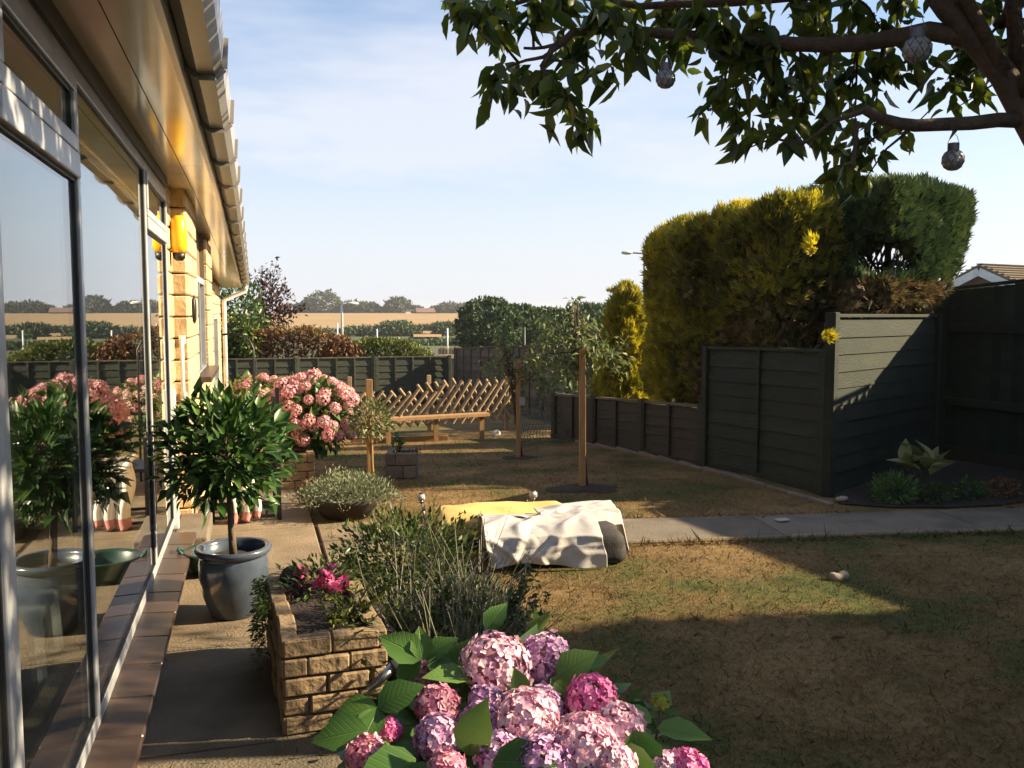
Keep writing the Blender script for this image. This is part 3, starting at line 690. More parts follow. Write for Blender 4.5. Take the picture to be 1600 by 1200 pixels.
def stake(name, label, u, v0, v1, d, wd, m='timber', group=None):
    p = at(u, v0, d); q_ = at(u, v1, d); zb = prof(p.y)-.05
    return tag(MB().bar((p.x, p.y, zb), (p.x, p.y, q_.z), wd, wd).build(name, M[m], bevel=.004), label, 'stake', group)
for i, (u, vt) in enumerate([(524, 606), (535, 604), (516, 615)]):
    p = at(u, 640, 10.6); q_ = at(u, vt, 10.6)
    tag(MB().tube([(p.x, p.y, prof(p.y)), (q_.x+.01, q_.y, q_.z)], .012, 6).build('garden_cane', M['timber']), ['brown cane behind the pink hydrangea, second of three', 'tallest brown cane just right of the pink hydrangea', 'shortest brown cane half hidden by the pink hydrangea'][i], 'cane', 'canes behind the hydrangea')

# ------------------------------------------------------------------ leaf materials
LM = {}
LM['bay'] = leafmat('bay_leaf', [(.018, .050, .014), (.035, .085, .018), (.055, .12, .022)], rough=.33, trans=.25, k=2.1)
LM['bay_i'] = leafmat('bay_leaf_single', [(.018, .050, .014), (.035, .085, .018), (.085, .15, .028)], rough=.33, trans=.18, inst=True, vein=(.10, .15, .04), k=2.3)
LM['cherry'] = leafmat('cherry_leaf', [(.040, .065, .020), (.060, .095, .024), (.10, .13, .028), (.15, .17, .035)], rough=.4, trans=.42, tcol=(1.1, 1.15, .45), k=1.7)
LM['cherry_i'] = leafmat('cherry_leaf_single', [(.040, .065, .020), (.060, .095, .024), (.080, .115, .026), (.15, .17, .035)], rough=.4, trans=.46, tcol=(1.15, 1.15, .45), inst=True, k=2.2)
LM['hyd'] = leafmat('hydrangea_leaf', [(.035, .085, .022), (.06, .125, .03), (.11, .17, .04)], rough=.45, trans=.25, k=2.0)
LM['hyd_i'] = leafmat('hydrangea_leaf_single', [(.040, .105, .022), (.065, .14, .028), (.10, .18, .035)], rough=.42, trans=.28, inst=True, vein=(.15, .22, .06), k=2.2)
LM['gold'] = leafmat('golden_conifer_spray', [(.045, .045, .014), (.12, .125, .022), (.23, .22, .03), (.42, .37, .04)], rough=.65, trans=.40, tcol=(1.25, 1.15, .35), k=1.85)
LM['brown'] = leafmat('dead_conifer_spray', [(.07, .045, .02), (.15, .10, .045), (.24, .165, .07), (.16, .16, .05)], rough=.8, trans=.2)
LM['green'] = leafmat('green_conifer_spray', [(.022, .044, .018), (.045, .085, .028), (.085, .13, .038), (.11, .15, .045)], rough=.6, trans=.2)
LM['laurel'] = leafmat('laurel_leaf', [(.03, .07, .02), (.06, .12, .025), (.13, .18, .035)], rough=.35, trans=.25)
LM['copper'] = leafmat('copper_leaf', [(.030, .014, .016), (.06, .026, .026), (.09, .042, .035)], rough=.5, trans=.2)
LM['rust'] = leafmat('rusty_hedge_leaf', [(.09, .035, .02), (.17, .065, .03), (.24, .11, .04), (.14, .13, .03)], rough=.6, trans=.2)
LM['hedge'] = leafmat('hedge_leaf', [(.045, .075, .016), (.10, .14, .02), (.18, .19, .03)], rough=.5, trans=.25)
LM['far'] = leafmat('far_tree_leaf', [(.06, .08, .045), (.085, .105, .055), (.115, .13, .065)], rough=.7, trans=.1)
LM['bigtree'] = leafmat('round_tree_leaf', [(.030, .060, .020), (.052, .095, .028), (.08, .125, .036)], rough=.6, trans=.15)
LM['young'] = leafmat('young_tree_leaf', [(.10, .14, .05), (.16, .20, .07), (.25, .28, .11)], rough=.45, trans=.4, k=1.5)
LM['silver'] = leafmat('silver_shrub_leaf', [(.14, .17, .10), (.22, .26, .15), (.30, .33, .20)], rough=.7, trans=.2)
LM['bush'] = leafmat('bushy_herb_leaf', [(.035, .065, .018), (.065, .105, .025), (.11, .15, .035)], rough=.5, trans=.25)
LM['lav'] = leafmat('lavender_leaf', [(.09, .11, .065), (.15, .17, .10), (.22, .23, .14)], rough=.7, trans=.15)
LM['spike'] = leafmat('lavender_flower', [(.07, .06, .085), (.11, .09, .125), (.15, .12, .15)], rough=.8, trans=.1)
LM['hosta'] = leafmat('yellow_green_leaf', [(.17, .19, .06), (.25, .27, .09)], rough=.5, trans=.25, inst=True)
LM['varieg'] = leafmat('variegated_leaf', [(.08, .11, .04), (.14, .17, .06), (.27, .27, .13)], rough=.5, trans=.25)
def petalmat(name, cols): return leafmat(name, cols, rough=.65, trans=.22, spec=.2)
PM = {'pale': petalmat('pale_pink_petal', [(.68, .32, .48), (.76, .48, .60), (.82, .66, .68), (.74, .46, .60)]),
      'pink': petalmat('pink_petal', [(.66, .22, .36), (.74, .34, .45), (.80, .50, .54)]),
      'hot': petalmat('deep_pink_petal', [(.72, .14, .40), (.78, .24, .50), (.82, .40, .58)]),
      'lilac': petalmat('lilac_petal', [(.58, .27, .56), (.70, .42, .64), (.80, .62, .74)]),
      'far': petalmat('far_pink_petal', [(.62, .22, .28), (.72, .36, .38), (.78, .52, .50)]),
      'far2': petalmat('bright_pink_petal', [(.70, .27, .36), (.76, .42, .47), (.80, .56, .57)]),
      'cream': petalmat('faded_pink_petal', [(.62, .36, .32), (.72, .52, .44), (.70, .58, .46)]),
      'bud': petalmat('green_bud', [(.38, .42, .06), (.52, .54, .10)]),
      'fuchsia': leafmat('fuchsia_petal', [(.75, .06, .28), (.80, .16, .38)], rough=.6, trans=.25)}
LM['dryleaf'] = leafmat('dry_fallen_leaf', [(.17, .10, .05), (.26, .17, .08), (.30, .22, .11)], rough=.8, trans=.1)
T_simple = tmpl_simple(); T_kite = tmpl_kite(); T_spray = tmpl_spray(); T_blade = tmpl_blade()
UP = np.array([0, 0, 1.0])
def floret_head(name, r, nfl, size, seed, squash=.8):
    """a mophead: four-petalled florets all over a dome"""
    rs = np.random.default_rng(seed); P = []; D = []; Nn = []; S = []; va = []
    i = np.arange(nfl); ph = i*2.39996; z = 1-1.62*(i+.5)/nfl; rr = np.sqrt(np.maximum(0, 1-z*z))
    C_ = np.stack([rr*np.cos(ph), rr*np.sin(ph), z], 1); C_ = unit(C_+rs.normal(0, .10, C_.shape))
    for c in C_:
        k = r*(1+rs.normal(0, .07)); pos = c*k*np.array([1, 1, squash]); n_ = unit((c+rs.normal(0, .28, 3))[None])[0]
        a = np.cross(n_, rs.normal(size=3)); a /= np.linalg.norm(a); b = np.cross(n_, a); v = rs.random()
        t0 = rs.random()*6.28; s = size*rs.uniform(.8, 1.15)
        for q in range(4):
            t = t0+q*math.pi/2; d = a*math.cos(t)+b*math.sin(t)+n_*rs.uniform(.05, .4)
            P.append(pos); D.append(d); Nn.append(n_); S.append(s); va.append(np.clip(v+rs.normal(0, .18), 0, 1))
    tv = (np.array([[0, 0, 0], [.55, .48, .10], [1, .16, -.02], [1.0, -.2, .05], [.5, -.48, .10]], float), np.array([[0, 2, 1], [0, 3, 2], [0, 4, 3]]))
    return foliage_mesh(name, np.array(P), np.array(D), np.array(Nn), np.array(S), tv, np.array(va))
def head_core(r, squash=.8): return MB().sphere((0, 0, 0), (r*.86, r*.86, r*squash*.86), 10, 6)

def branches(t, base, top, r0, limbs, ends, m, r1=.006, seed=1, trunkname='trunk', bend=.1):
    """tapered trunk with limbs out to the given ends"""
    rs = random.Random(seed); base = Vector(base); top = Vector(top); n = 7; pts = []
    for i in range(n): s = i/(n-1); pts.append(base.lerp(top, s)+Vector((rs.uniform(-1, 1), rs.uniform(-1, 1), 0))*bend*r0*2*s)
    mb = MB().tube(pts, [r0*(1-.55*i/(n-1)) for i in range(n)], 10); mb.build(trunkname, m, t, smooth=True)
    if ends is not None and len(ends):
        lb = MB()
        for e_ in ends:
            e_ = Vector(e_); s = rs.uniform(.55, .98); a = base.lerp(top, s); mid = a.lerp(e_, .5)+Vector((0, 0, rs.uniform(.0, .12)*(e_-a).length))
            lb.tube([a, mid, e_], [r0*.4*(1-.3*s), r0*.22, r1], 6)
        lb.build('limb', m, t, smooth=True)

# ------------------------------------------------------------------ bay tree in the glazed pot
pc = Vector((-.12, 4.36, .022))
t = thing('plant_pot', 'blue grey glazed pot holding the bay tree beside the window', 'plant pot', pc)
MB().lathe([(r*.94, z*.97) for r, z in [(.001, 0), (.108, 0), (.118, .012), (.150, .10), (.168, .19), (.170, .255), (.163, .29), (.160, .30), (.176, .305), (.186, .316), (.188, .330), (.180, .340), (.160, .338), (.152, .325), (.150, .28), (.10, .275)]], 40, tuple(pc)).build('body', M['pot'], t, smooth=True)
o = MB().lathe([(.001, .283), (.08, .281), (.143, .272)], 24, tuple(pc)).build('compost', M['soil'], t, smooth=True); o['kind'] = 'stuff'
t = thing('bay_tree', 'round headed bay tree on a bare stem in the blue glazed pot', 'tree', pc+Vector((0, 0, .29)))
cc = at(352, 704, 4.25); ct = np.array(cc)
P, d = ellip(1250, ct, (.300, .300, .262), inner=.2, lumps=.30, freq=2.6, seed=3)
P += np.array([0, 0, .0]); D = d + rng.normal(0, .55, d.shape) + UP*.25; Nn = UP + rng.normal(0, .5, d.shape); S = rng.uniform(.060, .102, len(P))
ni, nj = split300(P); T_bay = tmpl_oval(.36, .10, .18, 0, 5)
leaf_objects('leaf', P[ni], D[ni], Nn[ni], S[ni], T_bay, LM['bay_i'], t)
foliage('foliage', P[nj], D[nj], Nn[nj], S[nj], T_simple, LM['bay'], t)
branches(t, (pc.x, pc.y, pc.z+.28), (cc.x, cc.y, cc.z+.10), .019, 0, [tuple(x) for x in (ct+rnd_dirs(26)*np.array([.26, .26, .22]))], M['lead'], .003, 2)
# green plastic trug behind the pot
tc_ = at(338, 872, 4.95); tc_.z = .022
t = thing('garden_trug', 'dark green plastic trug with rope handles behind the glazed pot', 'garden trug', tc_)
MB().lathe([(.001, .005), (.12, .005), (.125, .0), (.165, .11), (.175, .12), (.168, .127), (.155, .11), (.12, .02), (.001, .02)], 32, tuple(tc_)).build('tub', M['trug'], t, smooth=True)
for s in (-1, 1): MB().tube([tc_+Vector((s*.165, -.04, .11)), tc_+Vector((s*.195, -.03, .14)), tc_+Vector((s*.195, .03, .14)), tc_+Vector((s*.165, .04, .11))], .010, 6).build('handle', M['net'] if s < 0 else M['white'], t, smooth=True)

# ------------------------------------------------------------------ stone planters built of split blocks
def block_planter(name, label, x0, x1, y0, y1, z, h, course, L, m, wall=.06, rz=0):
    c = Vector(((x0+x1)/2, (y0+y1)/2, z)); t = thing(name, label, 'planter', c, rz); hx, hy = (x1-x0)/2, (y1-y0)/2
    n = max(1, round(h/course)); ch = h/n
    MB().box((0, 0, h*.40), (hx-.015, hy-.015, h*.39)).build('core', M['mortar'], t, local=True)
    for k in range(n):
        last = k == n-1
        for side in range(4):
            ln = (hx if side < 2 else hy)*2; s = -ln/2 - (L*.5 if k % 2 else 0)
            while s < ln/2-.02:
                a = max(s, -ln/2); b = min(s+L*random.uniform(.9, 1.1), ln/2); s = b if b > a else s+L
                if b-a < .03: continue
                q_ = (a+b)/2; pr = random.uniform(-.004, .007)
                if side == 0: loc = (q_, -hy+wall/2-pr, ch*(k+.5)); size = (b-a-.006, wall, ch-.006)
                elif side == 1: loc = (q_, hy-wall/2+pr, ch*(k+.5)); size = (b-a-.006, wall, ch-.006)
                elif side == 2: loc = (-hx+wall/2-pr, q_, ch*(k+.5)); size = (wall, b-a-.006, ch-.006)
                else: loc = (hx-wall/2+pr, q_, ch*(k+.5)); size = (wall, b-a-.006, ch-.006)
                piece('stone_block', tuple(round(v, 2) if v > .05 else v for v in size), M[m], t, loc, Euler((random.uniform(-.02, .02), random.uniform(-.015, .015), random.uniform(-.02, .02))), bev=.006, local=True)
    o = MB().box((0, 0, h-.055), (hx-wall, hy-wall, .03)).build('soil', M['soil'], t, local=True); o['kind'] = 'stuff'
    return t
block_planter('stone_planter', 'large foreground planter of split tan stone blocks with impatiens', .045, .40, 3.02, 3.80, .022, .335, .070, .155, 'stone', rz=R(3))
hq = gr(462, 768)
block_planter('stone_planter', 'square tan stone planter under the sunlit pink hydrangea', hq.x-.16, hq.x+.16, hq.y+.0, hq.y+.42, prof(hq.y)+.01, .30, .075, .17, 'stone')
gq = gr(634, 748)
block_planter('stone_planter', 'small square grey planter standing on the far dry lawn', gq.x-.15, gq.x+.13, gq.y+.0, gq.y+.28, prof(gq.y), .235, .12, .16, 'greystone', rz=R(-14))
def sprig(name, label, cat, c, n, size, spread, m, tm=T_simple, up=.9, stems=6, group=None):
    t = thing(name, label, cat, c, group=group); c = np.array(c)
    ends = c + rng.normal(0, 1, (stems, 3))*np.array([spread, spread, spread*.3]) + UP*up
    sm = MB()
    for e_ in ends: sm.tube([c, (c+e_)/2+UP*.02, e_], [.004, .003, .0015], 5)
    sm.build('stem', M['twig'], t)
    k = rng.integers(0, stems, n); s = rng.uniform(.2, 1.0, n)[:, None]; P = c+(ends[k]-c)*s+rng.normal(0, spread*.16, (n, 3)); D = rng.normal(0, 1, (n, 3))+UP*.35
    foliage('foliage', P, D, UP+rng.normal(0, .5, (n, 3)), rng.uniform(.6, 1.2, n)*size, tm, LM[m], t); return t
sprig('potted_plant', 'small dark leafy plant growing in the little grey planter', 'plant', (gq.x-.03, gq.y+.14, gq.z+.20), 34, .075, .045, 'bay', up=.16, stems=4)
t = sprig('geranium', 'brown tinged leafy lump at the corner of the little grey planter', 'plant', (gq.x+.11, gq.y+.08, gq.z+.20), 40, .035, .03, 'rust', up=.06, stems=4)
# planting in the big foreground planter
pz0 = .30
t = thing('impatiens', 'bright pink impatiens flowering at the back of the stone planter', 'flower', (.24, 3.62, pz0))
P, d = ellip(420, (.24, 3.62, pz0+.06), (.17, .15, .10), .3, .3, 3, 5); foliage('foliage', P, d+UP*.4+rng.normal(0, .4, d.shape), UP+rng.normal(0, .5, d.shape), rng.uniform(.02, .042, len(P)), T_simple, LM['laurel'], t)
fm_ = floret_head('flower', .006, 2, .026, 4); fm_.materials.append(PM['fuchsia'])
for i, (u, v) in enumerate([(518, 888), (514, 905), (503, 908), (497, 918), (520, 912), (526, 922), (538, 906), (540, 918), (532, 930), (470, 908), (505, 924), (514, 926), (508, 898), (455, 938), (490, 932), (468, 892), (480, 891)]):
    q = at(u, v, 3.62+random.uniform(-.06, .06)); o = link('flower', fm_, None, t, q, Euler((random.uniform(-1.2, -.3), random.uniform(-.6, .6), random.uniform(0, 6))), scale=random.uniform(.75, 1.25))
t = thing('feathery_plant', 'feathery light green plant at the front of the stone planter', 'plant', (.28, 3.22, pz0))
n = 520; cb = np.array([.28, 3.22, pz0-.01]); st = rng.integers(0, 22, n); ends = cb+np.stack([rng.normal(0, .10, 22), rng.normal(0, .09, 22), rng.uniform(.06, .19, 22)], 1)
P = cb+(ends[st]-cb)*rng.uniform(.15, 1, n)[:, None]; foliage('foliage', P, (ends[st]-cb)*4+rng.normal(0, .5, (n, 3)), rnd_dirs(n), rng.uniform(.018, .042, n), tmpl_kite(.28), LM['hedge'], t)
sm = MB(); [sm.tube([cb, ends[k]], [.003, .0015], 4) for k in range(22)]; sm.build('stem', M['twig'], t)
t = thing('trailing_plant', 'trailing dark plant hanging over the left side of the stone planter', 'plant', (.06, 3.5, pz0))
n = 900; s = rng.random(n); P = np.stack([.045-.05*rng.random(n)-.03*s, 3.35+.45*rng.random(n), pz0+.06-.30*s*rng.random(n)], 1)
foliage('foliage', P, np.stack([-.6+rng.normal(0, .5, n), rng.normal(0, .6, n), -.5+rng.normal(0, .4, n)], 1), rnd_dirs(n)+np.array([-1, 0, .3]), rng.uniform(.015, .034, n), T_kite, LM['bush'], t)
t = tag(MB().sphere((.13, 3.74, pz0+.055), (.055, .055, .052), 16, 10).build('ornament', mat('dark_stone', (.04, .028, .024), (.10, .07, .05), rough=.7, scale=30, bump=.5, objvar=0), smooth=True), 'dark round stone ornament among the impatiens in the planter', 'ornament')
sprig('creeping_plant', 'low twiggy brown plant spilling beside the dark round ornament', 'plant', (.10, 3.55, pz0), 120, .028, .08, 'rust', up=.07, stems=12)

# ------------------------------------------------------------------ border: lavenders, herb bush, silver shrub
def lavender(label, c, nst, h, spread, seed, nl=1500):
    rs = np.random.default_rng(seed); c = np.array(c); t = thing('lavender', label, 'lavender', tuple(c), group='lavender clumps in the border')
    n = nl; a = rs.random(n)*6.28; r = np.sqrt(rs.random(n))*spread; hh = rs.random(n)*h*.55
    P = c+np.stack([r*np.cos(a), r*np.sin(a), hh*(1-(r/spread)**2*.5)], 1); D = np.stack([np.cos(a)*.5*r/spread, np.sin(a)*.5*r/spread, np.full(n, .9)], 1)+rs.normal(0, .3, (n, 3))
    foliage('foliage', P, D, rnd_dirs(n), rs.uniform(.04, .085, n), tmpl_kite(.11), LM['lav'], t)
    V = MB(); SP = []; SD = []
    for i in range(nst):
        a = rs.random()*6.28; r = math.sqrt(rs.random()); l = h*rs.uniform(.5, 1.12); dirv = np.array([math.cos(a)*r*.75+rs.normal(0, .22), math.sin(a)*r*.75+rs.normal(0, .22), 1.0]); dirv /= np.linalg.norm(dirv)
        b = c+np.array([math.cos(a)*r*spread*.6, math.sin(a)*r*spread*.6, .05]); m1 = b+dirv*l*.5+rs.normal(0, .022, 3); e_ = b+dirv*l+rs.normal(0, .03, 3)
        V.tube([b, m1, e_], [.0022, .0018, .0014], 3, cap=False)
        if rs.random() < .75:
            for q in range(9):
                SP.append(e_+dirv*(q*.0055)); SD.append(rs.normal(0, .8, 3)+dirv*.8)
    o = V.build('stalk', M['lavstalk'], t); o['kind'] = 'stuff'
    SP = np.array(SP); foliage('flower_spike', SP, np.array(SD), rnd_dirs(len(SP)), rs.uniform(.008, .015, len(SP)), T_kite, LM['spike'], t)
M['lavstalk'] = mat('lavender_stalk', (.34, .33, .22), (.22, .23, .13), rough=.8, scale=20, objvar=0)
lavender('spiky lavender clump rising behind the foreground hydrangea', (.74, 3.15, 0), 75, .46, .20, 1, 1300)
lavender('lavender clump with dry flower spikes in front of the cushions', (.93, 3.85, 0), 70, .44, .20, 2, 1200)
lavender('lavender clump pressed against the right side of the stone planter', (.62, 3.62, 0), 60, .46, .17, 3, 1100)
t = thing('herb_bush', 'dense green herb bush between the patio and the lavender', 'bush', (.72, 4.62, 0))
P, d = ellip(2600, (.74, 4.66, .16), (.36, .34, .26), .35, .3, 2.6, 9); P[:, 2] = np.maximum(P[:, 2], .01)
foliage('foliage', P, d+UP*.6+rng.normal(0, .45, d.shape), rnd_dirs(len(P)), rng.uniform(.022, .05, len(P)), T_simple, LM['bush'], t)
sm = MB(); [sm.tube([(.72, 4.65, 0), tuple(np.array([.74, 4.66, .16])+x*np.array([.3, .28, .24]))], [.006, .002], 5) for x in np.abs(rnd_dirs(22))*np.sign(rng.normal(size=(22, 3)))*np.array([1, 1, 1]) if x[2] > -.2]; sm.build('stem', M['twig'], t)
for i, (x, y, z, n, sz, lab) in enumerate([(.66, 3.34, .25, 620, .045, 'bright leafy perennial between the stone planter and the lavender'), (.98, 3.55, .22, 520, .042, 'leafy green perennial on the lawn side of the lavender clumps'), (.60, 2.92, .20, 420, .042, 'yellow green weedy plant at the near corner of the stone planter')]):
    t = thing('perennial', lab, 'plant', (x, y, 0)); st = rng.integers(0, 14, n); ends = np.array([x, y, 0])+np.stack([rng.normal(0, .11, 14), rng.normal(0, .11, 14), rng.uniform(.6, 1.75, 14)*z], 1); c0 = np.array([x, y, 0])
    P = c0+(ends[st]-c0)*rng.uniform(.25, 1.03, n)[:, None]+rng.normal(0, .018, (n, 3)); foliage('foliage', P, rng.normal(0, .7, (n, 3))+UP*.3, UP+rng.normal(0, .6, (n, 3)), rng.uniform(.5, 1.2, n)*sz, T_simple, LM[['bush', 'bush', 'hedge'][i]], t)
    sm = MB(); [sm.tube([c0, (c0+ends[k])/2+rng.normal(0, .01, 3), ends[k]], [.004, .003, .0015], 4) for k in range(14)]; sm.build('stem', M['lavstalk'], t)
sq = Vector((.60, 6.38, 0))
t = thing('plant_bowl', 'wide dark bowl planter at the edge of the patio', 'planter', sq)
MB().lathe([(.001, .0), (.16, .0), (.25, .12), (.27, .15), (.25, .152), (.22, .12), (.001, .11)], 28, tuple(sq)).build('bowl', M['twig'], t, smooth=True)
t = thing('silver_shrub', 'pale silver green mounded shrub spilling out of the wide bowl', 'shrub', sq+Vector((0, 0, .12)))
P, d = ellip(5000, (sq.x+.03, sq.y, .19), (.36, .30, .12), .4, .35, 3.4, 11); P[:, 2] -= .09*np.maximum(0, np.abs(P[:, 0]-sq.x)-.16)*3
foliage('foliage', P, d*.8+UP*.6+rng.normal(0, .5, d.shape), rnd_dirs(len(P)), rng.uniform(.016, .036, len(P)), T_kite, LM['silver'], t)
t = thing('autumn_plant', 'small russet and yellow plant beside the silver shrub', 'plant', (.36, 6.66, 0))
P, d = ellip(600, (.36, 6.66, .10), (.10, .2, .13), .3, .3, 3, 12); foliage('foliage', P, d+UP*.5, rnd_dirs(len(P)), rng.uniform(.015, .035, len(P)), T_simple, LM['rust'], t)
# standard shrub with stake
b = gr(585, 790); b.y += .0
stake('stake', 'orange timber stake rising behind the small standard shrub', 578, 690, 592, 6.75, .045)
t = thing('standard_shrub', 'small standard shrub with a thin brown stem and variegated head', 'shrub', b)
hc = at(578, 655, 6.55); P, d = ellip(520, np.array(hc), (.165, .165, .15), .3, .3, 3, 13)
foliage('foliage', P, d+UP*.3+rng.normal(0, .5, d.shape), UP+rng.normal(0, .6, d.shape), rng.uniform(.03, .058, len(P)), T_simple, LM['varieg'], t)
branches(t, b, (hc.x, hc.y, hc.z), .016, 0, [tuple(np.array(hc)+x*.13) for x in rnd_dirs(12)], M['timber'], .003, 5)

# ------------------------------------------------------------------ far hydrangeas
def hydrangea(label, c, r, heads, hr, hm, nleaf, seed, lsize=.09, colors=None):
    rs = np.random.default_rng(seed); c = np.array(c); t = thing('hydrangea', label, 'hydrangea', (c[0], c[1], c[2]-r[2]))
    d = rs.normal(size=(heads*3, 3)); d = unit(d); d = d[(d[:, 2] > -.45)]
    keep = []                                     # spread heads evenly, Poisson-like
    for x in d:
        if all(np.linalg.norm((x-y)*np.array(r)) > hr*1.25 for y in keep): keep.append(x)
        if len(keep) >= heads: break
    ms = []
    for i, k in enumerate(colors or ['far', 'far', 'cream']):
        me_ = floret_head('flower_head', 1, 110, .21, seed*10+i); me_.materials.append(PM[k]); ms.append(me_)
    sm = MB()
    for x in keep:
        p = c+x*np.array(r)*rs.uniform(.9, 1.06); q_ = Vector(x+np.array([0, -.25, .25])).to_track_quat('Z', 'Y')
        o = link('flower_head', ms[rs.integers(len(ms))], None, t, p, q_.to_euler(), scale=hr*rs.uniform(.7, 1.2))
        sm.tube([c-np.array([0, 0, r[2]*.9]), c+x*np.array(r)*.4, p], [.008, .006, .004], 4, cap=False)
    sm.build('stem', M['twig'], t)
    P, d = ellip(nleaf, c, tuple(np.array(r)*.95), .35, .1, 2, seed); foliage('foliage', P, d+rs.normal(0, .5, d.shape), UP+rs.normal(0, .5, d.shape)+d*.5, rs.uniform(.7, 1.25, nleaf)*lsize, tmpl_simple(.6), LM['hyd'], t)
    return t
c = at(484, 655, 7.95); hydrangea('big sunlit pink hydrangea spilling over its stone planter', (c.x, c.y, c.z+.02), (.40, .40, .37), 115, .052, 0, 900, 21, colors=['far', 'far2', 'far'])
c = at(402, 622, 9.3); hydrangea('paler faded pink hydrangea behind the big pink one by the wall', (c.x, c.y, c.z-.05), (.36, .36, .27), 80, .044, 0, 500, 22, colors=['cream', 'far', 'cream'])
c = at(365, 640, 8.6); t = thing('shrub', 'loose green shrub against the sunny wall behind the bay tree', 'shrub', (c.x, c.y, prof(c.y)))
P, d = ellip(900, (c.x, c.y, c.z-.2), (.16, .3, .45), .3, .3, 2, 23); foliage('foliage', P, d+UP*.6, rnd_dirs(len(P)), rng.uniform(.03, .06, len(P)), T_simple, LM['hedge'], t)
MB().tube([(c.x, c.y, prof(c.y)), (c.x, c.y, c.z)], [.02, .008], 6).build('stem', M['twig'], t)
c = at(462, 700, 7.75); t = thing('trailing_plant', 'grey green trailing plant over the front of the square stone planter', 'plant', (c.x, c.y, c.z))
P, d = ellip(500, (c.x-.02, c.y, c.z-.0), (.17, .12, .07), .3, .3, 3, 24); foliage('foliage', P, d+UP*.2, rnd_dirs(len(P)), rng.uniform(.02, .045, len(P)), T_kite, LM['bush'], t)
# metal arch and chair with a draped cushion
a0 = at(398, 640, 8.2); top = at(396, 560, 8.2); t = thing('plant_crook', 'thin black metal crook standing over the faded hydrangea', 'plant support', (a0.x, a0.y, prof(a0.y)))
pts = [Vector((a0.x, a0.y, prof(a0.y))), top] + [at(u, v, 8.2) for u, v in ((396, 545), (390, 533), (378, 524), (362, 521), (348, 523))]
MB().tube(pts, .010, 7).build('rod', M['black'], t, smooth=True)
q = gr(437, 816); cx, cy = q.x, q.y; t = thing('garden_chair', 'black metal garden chair on the patio behind the bay tree', 'chair', (cx-.22, cy+.2, .02))
tz = 1.45-(606-488)/FPX*6.1
for (x, y, zt) in ((cx, cy, tz), (cx-.44, cy+.03, .62), (cx-.02, cy+.46, tz-.1), (cx-.44, cy+.46, .62)): MB().bar((x, y, .02), (x, y, zt), .028, .028).build('leg', M['black'], t)
for y in (cy, cy+.46): MB().bar((cx, y, .05), (cx-.44, y+.02, .05), .02, .02).build('stretcher', M['black'], t)
MB().box((cx-.22, cy+.24, .40), (.22, .22, .012)).build('seat', M['black'], t); MB().bar((cx, cy, .60), (cx-.02, cy+.46, .60), .025, .025).build('armrest', M['black'], t)
# cushion cloth hanging over the chair
def cloth(name, label, cat, f, nu, nv, m, th=.006, edge=None):
    V = []; Fc = []
    for j in range(nv):
        for i in range(nu): V.append(f(i/(nu-1), j/(nv-1)))
    for j in range(nv-1):
        for i in range(nu-1): Fc.append((j*nu+i, j*nu+i+1, (j+1)*nu+i+1, (j+1)*nu+i))
    o = MB().add(V, Fc).build(name, m, smooth=True)
    s = o.modifiers.new('thickness', 'SOLIDIFY'); s.thickness = th; s.offset = 0
    return tag(o, label, cat)
def pinkstripe():
    m = bpy.data.materials.new('white_pink_cloth'); m.use_nodes = True; N = m.node_tree.nodes; K = m.node_tree.links; b = N['Principled BSDF']; b.inputs['Roughness'].default_value = .8
    tx = N.new('ShaderNodeTexCoord'); sp_ = N.new('ShaderNodeSeparateXYZ')
    r = N.new('ShaderNodeValToRGB'); r.color_ramp.interpolation = 'CONSTANT'; e = r.color_ramp.elements; W_ = (.74, .70, .64, 1); K_ = (.50, .22, .20, 1)
    e[0].color = K_; e[1].position = .10; e[1].color = W_
    K.new(tx.outputs['Object'], sp_.inputs[0]); K.new(sp_.outputs['Z'], r.inputs[0]); K.new(r.outputs[0], b.inputs['Base Color']); return m
def fcl(u, v):
    x = cx-.35+.20*u; z = .44-.40*max(0, v-.35)/.65; y = cy+.34-.36*min(1, v/.35)-.03*max(0, v-.35)+.035*math.sin(u*15+v*2)*v
    return (x+.02*math.sin(v*9), y, z+.012*math.sin(u*17)+.05*(u-.5)*v)
cloth('chair_cushion', 'white cloth with pink bands slumped over the black chair', 'cushion', fcl, 40, 40, pinkstripe(), .03)

# ------------------------------------------------------------------ cushions airing on the lawn
def rbox(c, h, r, n=10, puff=.0, seed=0, amp=.008, freq=6):
    mb = MB(); idx = {}
    def vert(p):
        k = tuple(round(x, 5) for x in p)
        if k in idx: return idx[k]
        q = Vector((p[0]*h[0], p[1]*h[1], p[2]*h[2])); inn = Vector([max(-(h[i]-r), min(h[i]-r, q[i])) for i in range(3)]); d_ = q-inn
        o_ = inn+(d_.normalized()*r if d_.length > 1e-6 else Vector())
        o_.z *= 1+puff*(1-p[0]**2)*(1-p[1]**2); nn = noise.noise(o_*freq+Vector((seed, 0, 0)))
        o_ += (o_.normalized() if o_.length > 0 else Vector())*nn*amp
        mb.v.append((c[0]+o_.x, c[1]+o_.y, c[2]+o_.z)); idx[k] = len(mb.v)-1; return idx[k]
    g_ = [-1+2*i/n for i in range(n+1)]
    for ax in range(3):
        for s in (-1, 1):
            for i in range(n):
                for j in range(n):
                    qd = []
                    for (a_, b_) in ((i, j), (i+1, j), (i+1, j+1), (i, j+1)):
                        p = [0, 0, 0]; p[ax] = s; p[(ax+1) % 3] = g_[a_]; p[(ax+2) % 3] = g_[b_]; qd.append(vert(p))
                    mb.f.append(tuple(qd if s > 0 else qd[::-1]))
    return mb
cz = math.atan2(-.152, .988)
o0 = Vector((1.52, 5.28, 0))
